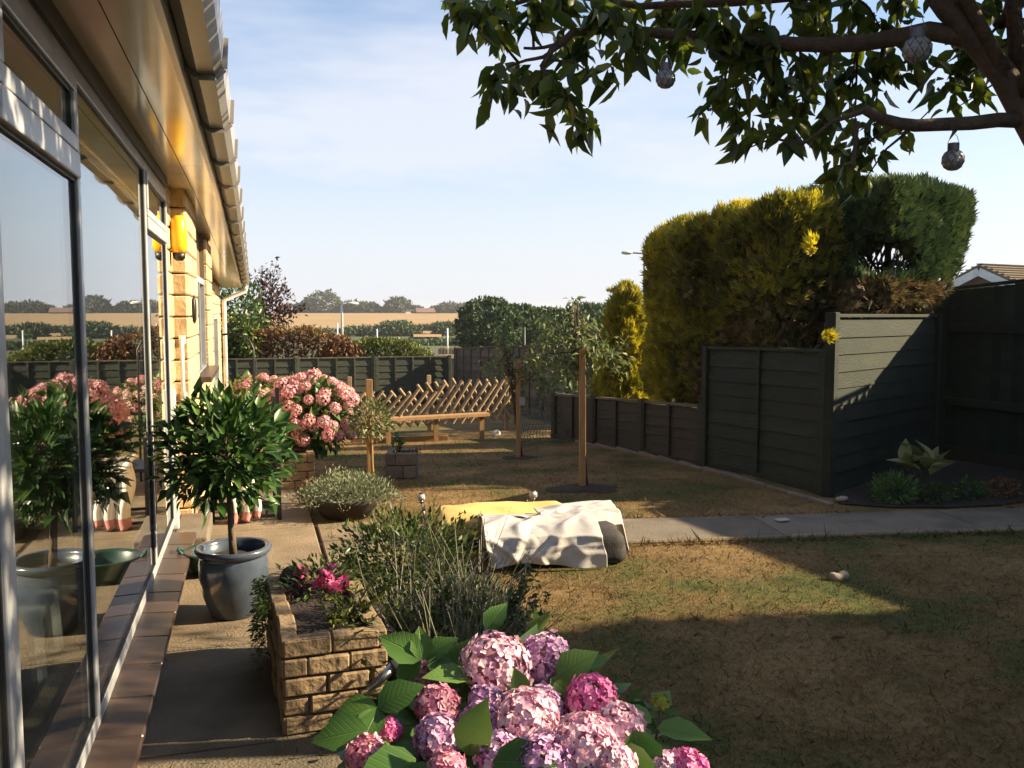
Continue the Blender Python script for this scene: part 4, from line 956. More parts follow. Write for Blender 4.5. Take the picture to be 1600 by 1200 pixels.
def LQ(x, y, z): return (o0.x+x*math.cos(cz)-y*math.sin(cz), o0.y+x*math.sin(cz)+y*math.cos(cz), z)
def cushion(label, name, c, h, r, m, **k):
    t = tag(rbox((0, 0, 0), h, r, 14, **k).build(name, m, smooth=True), label, 'cushion'); t.location = LQ(*c); t.rotation_euler = (0, 0, cz); return t
cushion('yellow lounger cushion lying behind the white sheet on the lawn', 'yellow_cushion', (-.05, .16, .120), (.43, .25, .070), .05, M['yellow'], puff=.1, amp=.040, freq=6)
cushion('thin brown lounger pad beneath the yellow cushion', 'brown_cushion', (-.06, .16, .032), (.42, .24, .032), .03, M['fence_brown'])
cushion('thick dark grey cushion slumped under the white sheets', 'grey_cushion', (.18, -.32, .104), (.41, .215, .098), .08, M['grey'], amp=.03, seed=3, freq=5)
cushion('dark grey cushion folded against the right end of the pile', 'grey_cushion', (.47, -.37, .072), (.12, .16, .066), .06, M['grey'], amp=.03, seed=9, freq=7)
def wrinkle(x, t_, k=1.0, sd_=0.0):
    wx = x+.10*noise.noise(Vector((x*3, t_*3, sd_+5)))                   # long diagonal folds that fork and fade
    a = noise.noise(Vector((wx*4.2+t_*1.6+sd_, t_*1.1-wx*1.0, sd_))); b = noise.noise(Vector((wx*8.5-t_*2.6, t_*1.6+wx*2+sd_, 3.3))); c_ = noise.noise(Vector((x*17+t_*4, t_*7, 9+sd_)))
    sm_ = lambda q_: (1-q_*q_*(3-2*q_))
    return k*(.007*noise.noise(Vector((wx*14+t_*8, t_*6-wx*5, 1.5+sd_)))+.026*sm_(min(1, abs(a)*2.2))+.009*sm_(min(1, abs(b)*2.0))+.002*c_+.014*noise.noise(Vector((x*2.2, t_*1.7, sd_+2))))
def fsheet(u, v):
    x = -.222+.665*u; w_ = wrinkle(x, v, 1.0)
    pr = [(-.02, .175), (-.22, .218), (-.46, .220), (-.548, .195), (-.565, .14), (-.562, .085), (-.556, .028+.022*math.sin(u*5))]
    ts = [0, .25, .5, .58, .72, .88, 1]
    yv = float(np.interp(v, ts, [p[0] for p in pr])); zv = float(np.interp(v, ts, [p[1] for p in pr]))
    if v < .54: zv += w_*.8
    else: yv -= w_*1.25+.006
    return LQ(x+.012*math.sin(v*8)+.02*(v-.5), yv, max(.012, zv))
cloth('white_sheet', 'crumpled white sheet hanging down the front of the grey cushions', 'sheet', fsheet, 130, 90, M['sheet'])
def fsheet2(u, v):
    x = .14+.62*u; w_ = wrinkle(x, v, 1.0, 7.7)
    y = .06-.36*v*(1-.2*u)-.03*math.sin(u*4); z = .212+w_*.7+.014*math.sin(u*3.1+v*2)+.018*u
    if u > .80: z -= (u-.80)*1.1; x -= (u-.80)*.30
    if v > .8: z -= (v-.8)*.30
    return LQ(x, y, z)
cloth('white_sheet', 'second white sheet bunched over the right end of the pile', 'sheet', fsheet2, 80, 60, M['sheet'])
def fsheet3(u, v):
    w_ = wrinkle(u*.4, v, .7, 3.1); return LQ(-.20+.42*u, -.16+(.20-.10*u)*v, .205+w_*.7-.03*v*v)
cloth('white_sheet', 'thin white sheet sliding off the pile onto the yellow cushion', 'sheet', fsheet3, 50, 40, M['sheet'])

# ------------------------------------------------------------------ solar lights and litter
def solar_stake(label, u, v, v1, d, r, tilt=0):
    p = at(u, v, d); b = at(u+tilt, v1, d); b.z = max(.0, prof(b.y)); t = thing('solar_light', label, 'garden light', b)
    MB().tube([b, p-Vector((0, 0, r*.8))], .008, 8).build('pole', M['steel'], t, smooth=True)
    MB().sphere(tuple(p), r, 16, 10).build('globe', M['globe'], t, smooth=True)
    MB().lathe([(.001, -r-.012), (r*.5, -r-.01), (r*.55, -r*.75), (.001, -r*.7)], 12, tuple(p)).build('collar', M['steel'], t, smooth=True)
    MB().lathe([(.001, r*1.08), (r*.5, r*1.02), (r*.62, r*.82), (.001, r*.8)], 12, tuple(p)).build('solar_cap', M['black'], t, smooth=True)
M['globe'] = mat('crackle_globe', (.62, .62, .62), (.35, .35, .36), rough=.15, scale=60, bump=.7, bscale=50, objvar=0, spec=.8)
solar_stake('steel solar globe light on a stake behind the yellow cushion', 833, 773, 808, 6.15, .030)
solar_stake('leaning solar globe light at the end of the lavender border', 658, 777, 818, 6.0, .028, 9)
def blob(name, label, cat, c, h, m, rz=0, seed=1):
    o = rbox((0, 0, 0), h, min(h)*.9, 6, amp=min(h)*.8, freq=12/max(h)*.1, seed=seed).build(name, m, smooth=True); o.location = c; o.rotation_euler = (0, 0, rz); return tag(o, label, cat)
q = gr(1222, 817); blob('paper_scrap', 'pale scrap lying on the shaded path', 'litter', (q.x, q.y, .022), (.045, .030, .007), M['paper'])
q = gr(1311, 906); blob('stone', 'pale stone lying on the shaded lawn just below the path', 'stone', (q.x, q.y, .018), (.055, .030, .022), M['stonelight'], .1)
q = gr(1487, 923); tag(foliage('fallen_leaf', np.array([[q.x-.04, q.y+.02, .012]]), np.array([[1, -.5, .15]]), np.array([[.2, .3, 1.0]]), np.array([.085]), tmpl_oval(.4, .2, .1), leafmat('dry_leaf', [(.42, .34, .2), (.42, .34, .2)], trans=.1), None, kind=None), 'curled dry leaf lying on the shaded lawn near the right edge', 'leaf')
q = gr(1306, 786); blob('stone', 'flat grey stone at the left tip of the plant bed', 'stone', (q.x+.05, q.y, .03), (.05, .03, .015), M['stonelight'], .4, 4)
q = at(775, 672, 12.4); blob('stone', 'small white stone at the foot of the lattice', 'stone', (q.x, q.y, prof(q.y)+.03), (.06, .05, .035), M['paper'], .4, 5)
for (x, y, sz, lab) in [(-.30, 2.6, .07, 'curled brown leaf on the patio just below the window sill'), (-.02, 3.75, .06, 'brown leaf on the patio in front of the glazed pot'), (.26, 4.6, .055, 'brown leaf on the patio beside the herb bush'), (2.4, 3.3, .07, 'brown leaf in the middle of the shaded near lawn'), (1.95, 6.35, .06, 'small brown leaf on the lawn just beyond the path'), (3.4, 5.45, .055, 'small brown leaf on the shaded part of the path')]:
    rz = random.uniform(0, 6); D_ = np.array([[math.cos(rz), math.sin(rz), .12]])
    o = foliage('fallen_leaf', np.array([[x, y, .033 if x < .5 else .018]]), D_, np.array([[.15, .1, 1.0]]), np.array([sz]), tmpl_oval(.42, .25, -.15), LM['dryleaf'], None, kind=None)
    tag(o, lab, 'leaf', 'fallen leaves')
n = 900; jy = [-.0, 2.0, 2.95, 4.1, 5.05]; P = []
for k in range(n):
    if k % 3: P.append((rng.choice([.455, .44])+rng.normal(0, .012), rng.uniform(2.0, 6.0), .015))
    else: P.append((rng.uniform(-.4, .45), [.05, 1.0, 1.95, 2.9, 4.05, 5.0][rng.integers(6)]+rng.normal(0, .008), .015))
P = np.array(P); o = foliage('weeds', P, rng.normal(0, .5, (n, 3))+UP, rnd_dirs(n), rng.uniform(.012, .04, n), tmpl_blade(.16, .3), LM['bush'], None); o['label'] = 'tiny weeds in the joints of the patio'
# solar spotlight resting on the near planter
q = at(601, 1062, 2.75); t = thing('solar_spotlight', 'small solar spotlight leaning by the near planter corner', 'garden light', q)
MB().tube([q+Vector((-.05, .0, -.03)), q+Vector((.03, .02, .03))], [.012, .016], 10).build('stem', M['steel'], t, smooth=True)
MB().tube([q+Vector((.035, .02, .03)), q+Vector((.06, .025, .045))], [.022, .026], 14).build('head', M['white'], t, smooth=True); MB().sphere((q.x+.064, q.y+.024, q.z+.047), .014, 10, 6).build('lens', M['black'], t, smooth=True)

# ------------------------------------------------------------------ plants of the corner bed
def leafy(name, label, c, n, size, tm, m, up=.6, rad=.0):
    t = thing(name, label, 'plant', c); c = np.array(c); a = rng.random(n)*6.28; el = rng.uniform(.35, 1.35, n)
    D = np.stack([np.cos(a)*np.cos(el), np.sin(a)*np.cos(el), np.sin(el)], 1); P = c+np.stack([rng.normal(0, rad, n), rng.normal(0, rad, n), np.abs(rng.normal(0, rad*.6, n))+.02], 1)
    leaf_objects('leaf', P, D, UP-D*.4+rng.normal(0, .2, D.shape), rng.uniform(.7, 1.2, n)*size, tm, m, t)
    MB().tube([c-np.array([0, 0, .03]), c+np.array([0, 0, .06])], [.02, .012], 6).build('stem', M['twig'], t); return t
q = Vector((5.05, 5.85, .02)); leafy('hosta', 'pale yellow green broad leaved plant in the shaded corner bed', (q.x, q.y, .16), 26, .20, tmpl_oval(.46, .14, .22), LM['hosta'], rad=.07)
q = Vector((4.66, 5.68, .02)); t = thing('bedding_plant', 'bright green low bushy plant in the corner bed', 'plant', q)
P, d = ellip(700, (q.x, q.y, .10), (.17, .15, .12), .3, .3, 3, 31); foliage('foliage', P, d+UP*.4, rnd_dirs(len(P)), rng.uniform(.025, .05, len(P)), T_simple, LM['hyd'], t)
for i, (x, y, lab) in enumerate([(5.3, 5.62, 'low dark bedding plant just right of the pale broad leaved plant'), (5.62, 5.62, 'reddish low bedding plant at the right end of the corner bed'), (4.95, 5.58, 'low green bedding plant at the front middle of the corner bed')]):
    t = thing('bedding_plant', lab, 'plant', (x, y, .015)); P, d = ellip(350, (x, y, .07), (.15, .11, .08), .3, .3, 3, 33+i); foliage('foliage', P, d+UP*.4, rnd_dirs(len(P)), rng.uniform(.02, .045, len(P)), T_simple, LM[['bay', 'rust', 'bush'][i]], t)

# ------------------------------------------------------------------ conifers along the right boundary
def surf_box(n, c, h, rnd, rz=0, seed=0, amp=.10, freq=1.6, faces=None):
    """points and outward normals on a rounded clipped hedge shape"""
    out_ = []; rs = np.random.default_rng(seed); w_ = np.array([h[1]*h[2], h[1]*h[2], h[0]*h[2], h[0]*h[2], h[0]*h[1], h[0]*h[1]*.4]); w_ /= w_.sum()
    k = rs.choice(6, n, p=w_); p = rs.uniform(-1, 1, (n, 3)); ax = k//2; sg = 1-2*(k % 2); p[np.arange(n), ax] = sg
    p = p*np.array(h); inn = np.clip(p, -(np.array(h)-rnd), np.array(h)-rnd); nn = unit(p-inn); q = inn+nn*rnd
    q = q+nn*(lump(q, freq, seed)*amp)[:, None]
    cr, sr = math.cos(rz), math.sin(rz); Rm = np.array([[cr, -sr, 0], [sr, cr, 0], [0, 0, 1]])
    return q@Rm.T+np.array(c), nn@Rm.T
def conifer(t, P, Nn, m, size, var, up=.8):
    n = len(P); depth = rng.random(n)**1.5*.24; Pq = P-Nn*depth[:, None]
    D = Nn*.75+UP*up+rng.normal(0, .42, (n, 3)); return foliage('crown', Pq, D, rnd_dirs(n)+Nn*.6, rng.uniform(.7, 1.35, n)*size, T_spray, m, t, var=np.clip(var, 0, 1))
t = thing('golden_conifer', 'broad clipped golden conifer with a brown bare side above the fence', 'conifer', (5.05, 7.85, 0))
P, Nn = surf_box(34000, (4.66, 8.12, 1.48), (.47, 1.22, 1.03), .28, R(3), 41, .13, 1.7)
P[:, 2] += np.where(P[:, 2] > 1.6, (6.9-P[:, 1])*.075, 0)
brn = (P[:, 1] < 8.15) & (P[:, 2] < 1.25+.42*(8.15-P[:, 1])+.40*lump(P, 1.4, 3)) ; brn |= (lump(P, 2.3, 8) < -.45) & (P[:, 2] < 2.0); brn &= rng.random(len(P)) < np.where(P[:, 2] < 1.35, .85, .60)
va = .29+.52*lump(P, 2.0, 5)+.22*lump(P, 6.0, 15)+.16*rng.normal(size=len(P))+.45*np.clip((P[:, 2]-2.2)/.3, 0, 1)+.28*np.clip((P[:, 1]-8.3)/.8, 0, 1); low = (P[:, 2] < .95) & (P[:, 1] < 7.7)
kk = ~low
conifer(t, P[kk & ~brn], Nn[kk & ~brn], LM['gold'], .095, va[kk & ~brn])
sel = np.where(kk & brn)[0]; sel = sel[rng.random(len(sel)) < .8]
o = conifer(t, P[sel], Nn[sel], LM['brown'], .085, .5+.3*rng.normal(size=len(sel)), up=.2); o.name = 'dead_foliage'
branches(t, (4.8, 8.1, 0), (4.8, 8.0, 2.0), .09, 0, [(4.8+random.uniform(-.4, .4), 8.0+random.uniform(-1.0, 1.0), random.uniform(.9, 2.3)) for _ in range(60)], M['twig'], .005, 6)
ex = at(1268, 385, 6.55); 
P, d = ellip(30, np.array(ex), (.05, .05, .06), .1); o = foliage('new_shoot', P, d*.4+np.array([-.7, -.2, .5]), rnd_dirs(30), rng.uniform(.05, .09, 30), T_spray, LM['gold'], t, var=np.full(30, .9))
ex = at(1293, 528, 6.6); P, d = ellip(24, np.array(ex), (.05, .05, .035), .1); foliage('new_shoot', P, d*.4+np.array([.3, -.5, .3]), rnd_dirs(24), rng.uniform(.05, .085, 24), T_spray, LM['gold'], t, var=np.full(24, .85))
t = thing('green_conifer', 'clipped dark green conifer with a bare see-through gap near its trunk', 'conifer', (6.0, 7.7, 0))
P, Nn = surf_box(30000, (5.93, 7.44, 2.07), (1.06, .48, .56), .15, R(29), 43, .11, 1.8)
P[:, 2] += (P[:, 0]-5.9)*.045
gap = at(1380, 414, 8.75); gv = np.array(gap)
rel = P-np.array([0, 0, EYE]); dp = rel@np.array(Fv); uu = 800+FPX*(rel@np.array(Rv))/dp; vv = 600-FPX*(rel@np.array(Uv))/dp
axd = Vector((gap.x, gap.y, 0)).normalized(); lat = (P[:, 0]-gv[0])*axd.y-(P[:, 1]-gv[1])*axd.x
kcut = (P[:, 0]-6.35) > (P[:, 2]-1.60)*.9
hole = (lat**2/.29**2+(P[:, 2]-gv[2]-.02)**2/.20**2) < 1+.7*lump(P, 4, 2)
kk = ~hole & ~kcut; va = .45+.5*lump(P, 2.2, 6)+.15*rng.normal(size=len(P))
tipp = (P[:, 2] < 1.72); conifer(t, P[kk & ~tipp], Nn[kk & ~tipp], LM['green'], .09, va[kk & ~tipp], up=1.0)
sel = np.where(kk & tipp)[0]; o = conifer(t, P[sel], Nn[sel], LM['brown'], .08, .55+.3*rng.normal(size=len(sel)), up=.3); o.name = 'dead_foliage'
branches(t, (gv[0]+.05, gv[1], 0), (gv[0]+.05, gv[1], 2.4), .055, 0, [(gv[0]+q_, gv[1]+q_*.5+random.uniform(-.2, .2), random.uniform(1.6, 2.35)) for q_ in [random.uniform(-.5, .45) for _ in range(34)]], M['twig'], .004, 7)
o = None
n = 800; P = np.stack([rng.uniform(4.9, 6.4, n), np.zeros(n), rng.normal(1.47, .07, n)], 1); P[:, 2] += .07*np.sin(P[:, 0]*9); P[:, 1] = 6.60+(P[:, 0]-5.0)*.55+rng.normal(.15, .12, n)
foliage('dead_foliage', P, rnd_dirs(n)+UP*.4, rnd_dirs(n), rng.uniform(.05, .11, n), T_spray, LM['brown'], t)
c = at(978, 525, 11.0); t = thing('golden_conifer', 'small upright golden conifer just left of the big clipped one', 'conifer', (c.x, c.y, prof(c.y)))
n = 7000; hh = rng.random(n); r_ = .36*np.sqrt(1-hh**1.6)+.02; a = rng.random(n)*6.28; zb = prof(c.y)
P = np.stack([c.x+r_*np.cos(a), c.y+r_*np.sin(a), zb+.15+hh*(1.45+.33-zb-.15+.0)], 1); Nn = np.stack([np.cos(a), np.sin(a), np.full(n, .3)], 1)
P += Nn*(.07*lump(P, 3.5, 4))[:, None]; conifer(t, P, Nn, LM['gold'], .10, .70+.3*lump(P, 3, 6)+.1*rng.normal(size=n), up=1.0); MB().tube([(c.x, c.y, zb), (c.x, c.y, zb+1.3)], [.04, .01], 7).build('trunk', M['twig'], t)
c = at(905, 555, 12.6); t = thing('shrub', 'dark green shrub behind the low fence between the young trees', 'shrub', (c.x, c.y, prof(c.y)))
P, d = ellip(2600, (c.x+.25, c.y, c.z-.15), (.75, .6, .75), .5, .35, 2, 51); foliage('foliage', P, d+UP*.4+rng.normal(0, .4, d.shape), d+rng.normal(0, .4, d.shape), rng.uniform(.05, .10, len(P)), T_simple, LM['bigtree'], t); MB().tube([(c.x+.2, c.y, prof(c.y)), (c.x+.2, c.y, c.z)], [.04, .015], 6).build('stem', M['twig'], t)
# young staked trees
def young(label, slabel, u, vb, vt, d, cl, nl, size, seed, wd=.05):
    b = gr(u, vb); t = thing('young_tree', label, 'tree', b); d = (b-Vector((0, 0, EYE))).dot(Fv)
    tp = at(u, vt, d-.02); st_ = MB().bar((b.x, b.y, b.z-.05), (tp.x, tp.y, tp.z), wd, wd).build('stake', M['timber'], bevel=.004); tag(st_, slabel, 'stake')
    PP = []; ends = []
    for (cu, cv, ru, rv, k) in cl:
        c_ = np.array(at(cu, cv, d+.08+random.uniform(-.15, .15))); r_ = np.array([ru*d/FPX, ru*d/FPX, rv*d/FPX]); p, dr = ellip(k, c_, r_, .1, .2, 3, seed); PP.append(p); ends.append(tuple(c_)); ends += [tuple(x) for x in p[:4]]
    P = np.concatenate(PP); n = len(P); D = rng.normal(0, .8, (n, 3))-UP*.25; foliage('crown', P, D, UP+rng.normal(0, .7, (n, 3)), rng.uniform(.7, 1.3, n)*size, tmpl_simple(.34, .08, .2), LM['young'], t)
    tt = at(cl[0][0], cl[0][1], d+.08); branches(t, (b.x+.05, b.y+.05, b.z), (tt.x, tt.y, tt.z), .020, 0, ends, M['bark'], .003, seed)
    return t, d
t, d_ = young('young staked tree with a drooping leafy crown, nearer of the two', 'taller orange timber stake holding the nearer young tree', 910, 762, 545, 7.4, [(898, 470, 14, 22, 16), (905, 505, 40, 26, 90), (870, 545, 45, 28, 120), (930, 545, 48, 30, 130), (960, 560, 35, 30, 80), (890, 580, 50, 22, 110), (840, 560, 25, 20, 40), (858, 510, 20, 22, 30), (905, 535, 30, 40, 80)], 0, .075, 61, .052)
t, d_ = young('young staked tree hung with a white tag, farther of the two', 'orange timber stake beside the farther young tree with the tag', 810, 716, 562, 9.6, [(790, 545, 26, 30, 60), (775, 575, 35, 18, 90), (825, 580, 30, 22, 70), (845, 560, 30, 26, 70), (812, 610, 16, 30, 60), (855, 600, 24, 18, 50), (806, 640, 12, 22, 30), (783, 525, 12, 24, 20)], 0, .09, 62, .05)
q = at(816, 627, d_-.06); tag(MB().box((q.x, q.y, q.z), (.030, .004, .042), rz=.3).build('plant_tag', M['paper']), 'white paper tag hanging from the farther young tree', 'tag')
# teal netting bundled by the low fence
t = tag(None or bpy.data.objects.new('garden_netting', None), 'crumpled teal garden netting heaped beside the low fence', 'netting'); COL.objects.link(t)
c = at(848, 655, 10.9); t.location = c; WL[t] = Vector(c)
nb = MB(); G_ = {}
for i in range(17):
    for j in range(13):
        x = (i/16-.5)*.62; z = (j/12-.5)*.62; k = Vector((x*3.2, z*3.2, 1.3)); dx = noise.noise_vector(k)*.16
        G_[i, j] = Vector(c)+Vector((x*(1.25-.5*j/12)+dx.x, dx.y*1.6, z+dx.z*.6-.02))
for i in range(17):
    for j in range(13):
        if i < 16: nb.bar(G_[i, j], G_[i+1, j], .005, .005)
        if j < 12: nb.bar(G_[i, j], G_[i, j+1], .005, .005)
o = nb.build('mesh_net', M['net'], t); o['kind'] = 'stuff'

# ------------------------------------------------------------------ beyond the far fence
def mass(name, label, cat, c, r, n, size, m, seed, lumps=.3, freq=2, trunk=None, tm=T_simple, inner=.6, group=None, tr=.15):
    t = thing(name, label, cat, (c[0], c[1], terr(c[0], c[1])), group=group); P, d = ellip(n, c, r, inner, lumps, freq, seed)
    va = np.clip(.5+.6*lump(d, 3.0, seed+1)+.2*rng.normal(size=n), 0, 1)
    foliage('crown', P, d*.6+UP*.2+rng.normal(0, .5, d.shape), d+rng.normal(0, .5, d.shape), rng.uniform(.7, 1.3, n)*size, tm, LM[m], t, var=va)
    b = terr(c[0], c[1])-.1; MB().tube([(c[0], c[1], b), (c[0], c[1], c[2])], [tr, tr*.5], 7).build('trunk', M['twig'], t); return t
c = at(388, 492, 22.0); mass('laurel_bush', 'bright green laurel bush behind the far fence by the house corner', 'bush', (c.x-.35, c.y, c.z-.45), (.85, .8, 1.15), 2600, .14, 'laurel', 71)
c = at(415, 470, 23.2); mass('copper_tree', 'dark copper leaved tree with wispy top above the far fence', 'tree', (c.x+.05, c.y, c.z-.3), (.62, .6, .95), 1500, .11, 'copper', 72, inner=.2, lumps=.5, freq=3)
t = thing('copper_shoot', 'wispy dark copper shoots reaching up above the house corner', 'tree', tuple(at(430, 470, 23.4)))
sm = MB(); PP = []; DD = []
for (u0, v0, u1, v1) in ((408, 470, 425, 412), (415, 475, 438, 424), (425, 485, 446, 440), (400, 465, 410, 425), (430, 490, 470, 478), (420, 480, 432, 408), (440, 495, 478, 482), (405, 470, 420, 420)):
    a = at(u0, v0, 23.4); b = at(u1, v1, 23.4+random.uniform(-.3, .3)); sm.tube([a, (a+b)/2+Vector((0, 0, .06)), b], [.012, .008, .004], 4)
    for k in range(34): s = random.uniform(.2, 1.02); PP.append(np.array(a.lerp(b, s))+rng.normal(0, .05, 3)); DD.append(np.array((b-a).normalized())+rng.normal(0, .7, 3))
sm.build('branch', M['twig'], t); PP = np.array(PP); foliage('foliage', PP, np.array(DD), rnd_dirs(len(PP)), rng.uniform(.08, .15, len(PP)), T_simple, LM['copper'], t)
def hedge_run(name, label, u0, u1, vt, vb, d, n, size, m, seed, th=.5, cat='hedge'):
    a = at(u0, vt, d); b = at(u1, vt, d); zb = at((u0+u1)/2, vb, d).z; t = thing(name, label, cat, ((a.x+b.x)/2, (a.y+b.y)/2, zb))
    s = rng.random(n); top = np.array([noise.noise(Vector((x*7, seed, 0))) for x in s]); h = (a.z-zb)*(1+.22*top)*(np.sin(np.clip(s, .03, .97)*math.pi)**.25)
    k = rng.random(n)**.6; P = np.stack([a.x+(b.x-a.x)*s, a.y+(b.y-a.y)*s, zb+h*k], 1)+np.stack([rng.normal(0, .08, n), rng.uniform(-th, th, n)*(1-.5*k), np.zeros(n)], 1)
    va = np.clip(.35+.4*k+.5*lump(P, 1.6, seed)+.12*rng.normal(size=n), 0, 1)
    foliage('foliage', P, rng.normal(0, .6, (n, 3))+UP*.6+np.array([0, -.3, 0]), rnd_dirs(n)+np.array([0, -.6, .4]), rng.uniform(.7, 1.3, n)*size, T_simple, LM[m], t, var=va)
    sm = MB(); [sm.tube([(a.x+(b.x-a.x)*q_, a.y+(b.y-a.y)*q_, zb-.6), (a.x+(b.x-a.x)*q_, a.y+(b.y-a.y)*q_, zb+.5*(a.z-zb))], .02, 5) for q_ in np.linspace(.05, .95, 9)]; sm.build('stem', M['twig'], t); return t
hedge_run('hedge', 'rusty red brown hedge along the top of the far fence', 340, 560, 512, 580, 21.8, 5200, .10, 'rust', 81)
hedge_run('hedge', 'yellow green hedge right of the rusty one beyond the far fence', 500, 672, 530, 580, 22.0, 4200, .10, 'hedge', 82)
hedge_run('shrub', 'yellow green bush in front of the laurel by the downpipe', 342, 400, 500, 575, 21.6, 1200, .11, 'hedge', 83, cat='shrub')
# plank palisade beyond the corner
t = thing('palisade', 'row of short sunlit planks showing beyond the far corner of the garden', 'fence', tuple(at(702, 575, 22.6)))
for k in range(7):
    p = at(687+k*5.2, 543+random.uniform(-1, 1), 22.6); b = terr(p.x, p.y)-.1; piece('plank', (.072, .025, round(p.z-b, 2)), M['lath'], t, (p.x, p.y, b+(p.z-b)/2), Euler((0, 0, .03)))
p = at(703, 557, 22.5); piece('rail', (.62, .05, .10), M['stonelight'], t, (p.x, p.y, p.z), Euler((0, 0, .0)))
# big round trees, middle distance
for i, (u, v, d, rx, rz_, lab, mt) in enumerate([(765, 508, 48, 1.75, 1.5, 'big round dark green tree beyond the corner fence', 'bigtree'), (815, 510, 50, 1.6, 1.25, 'rounded green tree overlapping the big dark one on its right', 'bigtree'), (858, 512, 52, 1.7, 1.2, 'dark tree behind the top of the nearer young tree', 'bigtree'), (925, 510, 52, 2.0, 1.5, 'broad dark tree behind the small golden conifer', 'bigtree'), (968, 520, 50, 1.6, 1.6, 'shadowy tree filling the gap beside the clipped golden conifer', 'bigtree')]):
    c = at(u, v, d); mass('round_tree', lab, 'tree', (c.x, c.y, c.z-.2), (rx, rx, rz_), 7000, .26, mt, 90+i, lumps=.16, freq=2.4, inner=.78, tr=.2)
# ridge trees and hedgerows far away
far = [(505, 475, 28, 16, 'tallest clump of the ridge trees left of the near lamp post'), (552, 483, 24, 9, 'low pale ridge tree just right of the near lamp post'), (573, 484, 20, 9, 'second low ridge tree right of the lamp post'), (622, 481, 20, 13, 'dark domed ridge tree above the middle of the stubble field'), (596, 489, 22, 6, 'flat topped scrub on the ridge left of the dark domed tree'), (648, 488, 14, 7, 'small ridge tree left of the far red roof'), (700, 486, 22, 9, 'grey green ridge trees left of the big round tree'), (720, 487, 18, 9, 'last ridge tree touching the big round tree'), (682, 488, 12, 6, 'small dark tree at the right of the far roof'), (478, 486, 20, 10, 'ridge tree half hidden by the copper tree'), (455, 488, 20, 9, 'ridge tree seen behind the copper shoots'), (535, 487, 16, 8, 'small ridge tree directly behind the lamp post')]
for i, (u, v, ru, rv, lab) in enumerate(far):
    d = 415; c = at(u, v, d); k = d/FPX; mass('far_tree', lab, 'tree', (c.x, c.y, c.z), (ru*k, ru*k*.8, rv*k*1.1), 1700, 1.5, 'far', 110+i, inner=.75, lumps=.28, freq=2.5, group='trees on the far ridge', tr=.5)
def hedgerow(label, pts, d, hpx, n, seed, m='far'):
    t = thing('hedgerow', label, 'hedgerow', tuple(at(*pts[0], d))); P = []
    for (a, b) in zip(pts, pts[1:]):
        A_ = at(*a, d); B_ = at(*b, d); s = rng.random(n); P.append(np.stack([A_.x+(B_.x-A_.x)*s, A_.y+(B_.y-A_.y)*s+rng.normal(0, 1.0, n), A_.z+(B_.z-A_.z)*s+rng.random(n)*hpx*d/FPX*(.75+.5*np.array([noise.noise(Vector((x*9, seed, b[0]*.1))) for x in s]))], 1))
    P = np.concatenate(P); o = foliage('foliage', P, rnd_dirs(len(P))+UP*.3, rnd_dirs(len(P)), rng.uniform(.6, 1.2, len(P))*d*.0048, T_simple, LM[m], t)
hedgerow('far hedgerow along the top edge of the stubble field', [(440, 492), (620, 490), (760, 494)], 412, 6, 900, 1)
hedgerow('dark hedgerow along the bottom of the stubble field', [(430, 526), (560, 527), (640, 523), (700, 522), (790, 520)], 172, 16, 2200, 2, 'bigtree')
hedgerow('scrubby hedgerow below the second small patch of stubble', [(560, 545), (640, 543), (690, 541), (750, 538)], 112, 11, 1500, 3, 'bigtree')
for i, (u, v, ru, rv, lab) in enumerate([(622, 516, 26, 13, 'bushy tree standing in the hedgerow below the field'), (694, 520, 18, 16, 'dark bush in the hedgerow left of the big round tree'), (636, 527, 22, 11, 'dark bush left of the second stubble patch'), (590, 520, 28, 9, 'low dark bush in the hedgerow right of the lamp post'), (560, 521, 26, 8, 'low dark bush in the hedgerow at the lamp post')]):
    d = 150; c = at(u, v, d); k = d/FPX; mass('hedgerow_tree', lab, 'tree', (c.x, c.y, c.z), (ru*k, ru*k, rv*k), 1500, .6, 'bigtree' if i != 3 else 'far', 130+i, lumps=.35, freq=2.5, group='hedgerow trees', tr=.3)
mb = MB(); g_ = []
for d_ in (134, 142, 150, 158, 166):
    for u in (646, 660, 674, 690): q = at(u, 520, d_); g_.append((q.x, q.y, terr(q.x, q.y)+.35))
fp = MB().add(g_, [(4*j+i, 4*j+i+1, 4*j+i+5, 4*j+i+4) for j in range(4) for i in range(3)]).build('stubble_patch', M['field']); fp['kind'] = 'structure'
# small far buildings
c = at(664, 490, 405); t = thing('far_house', 'tiny red roofed house among the ridge trees', 'house', tuple(c)); MB().box((c.x, c.y, c.z-1), (4.0, 3, 1.6)).build('wall', M['redbrick'], t); MB().add([(c.x-4.3, c.y-3.3, c.z+.6), (c.x+4.3, c.y-3.3, c.z+.6), (c.x+4.3, c.y+3.3, c.z+.6), (c.x-4.3, c.y+3.3, c.z+.6), (c.x-4.3, c.y, c.z+2.5), (c.x+4.3, c.y, c.z+2.5)], [(0, 1, 5, 4), (2, 3, 4, 5), (0, 4, 3), (1, 2, 5), (0, 3, 2, 1)]).build('roof', M['redbrick'], t)
c = at(637, 490, 400); t = thing('far_house', 'tiny white gabled house on the ridge below the domed tree', 'house', tuple(c)); MB().box((c.x, c.y, c.z-.3), (1.1, 1.5, 1.2)).build('wall', M['white'], t); MB().add([(c.x-1.3, c.y-1.6, c.z+.9), (c.x+1.3, c.y-1.6, c.z+.9), (c.x+1.3, c.y+1.6, c.z+.9), (c.x-1.3, c.y+1.6, c.z+.9), (c.x, c.y-1.6, c.z+2.2), (c.x, c.y+1.6, c.z+2.2)], [(0, 1, 4), (2, 3, 5), (1, 2, 5, 4), (3, 0, 4, 5), (0, 3, 2, 1)]).build('roof', M['redbrick'], t)
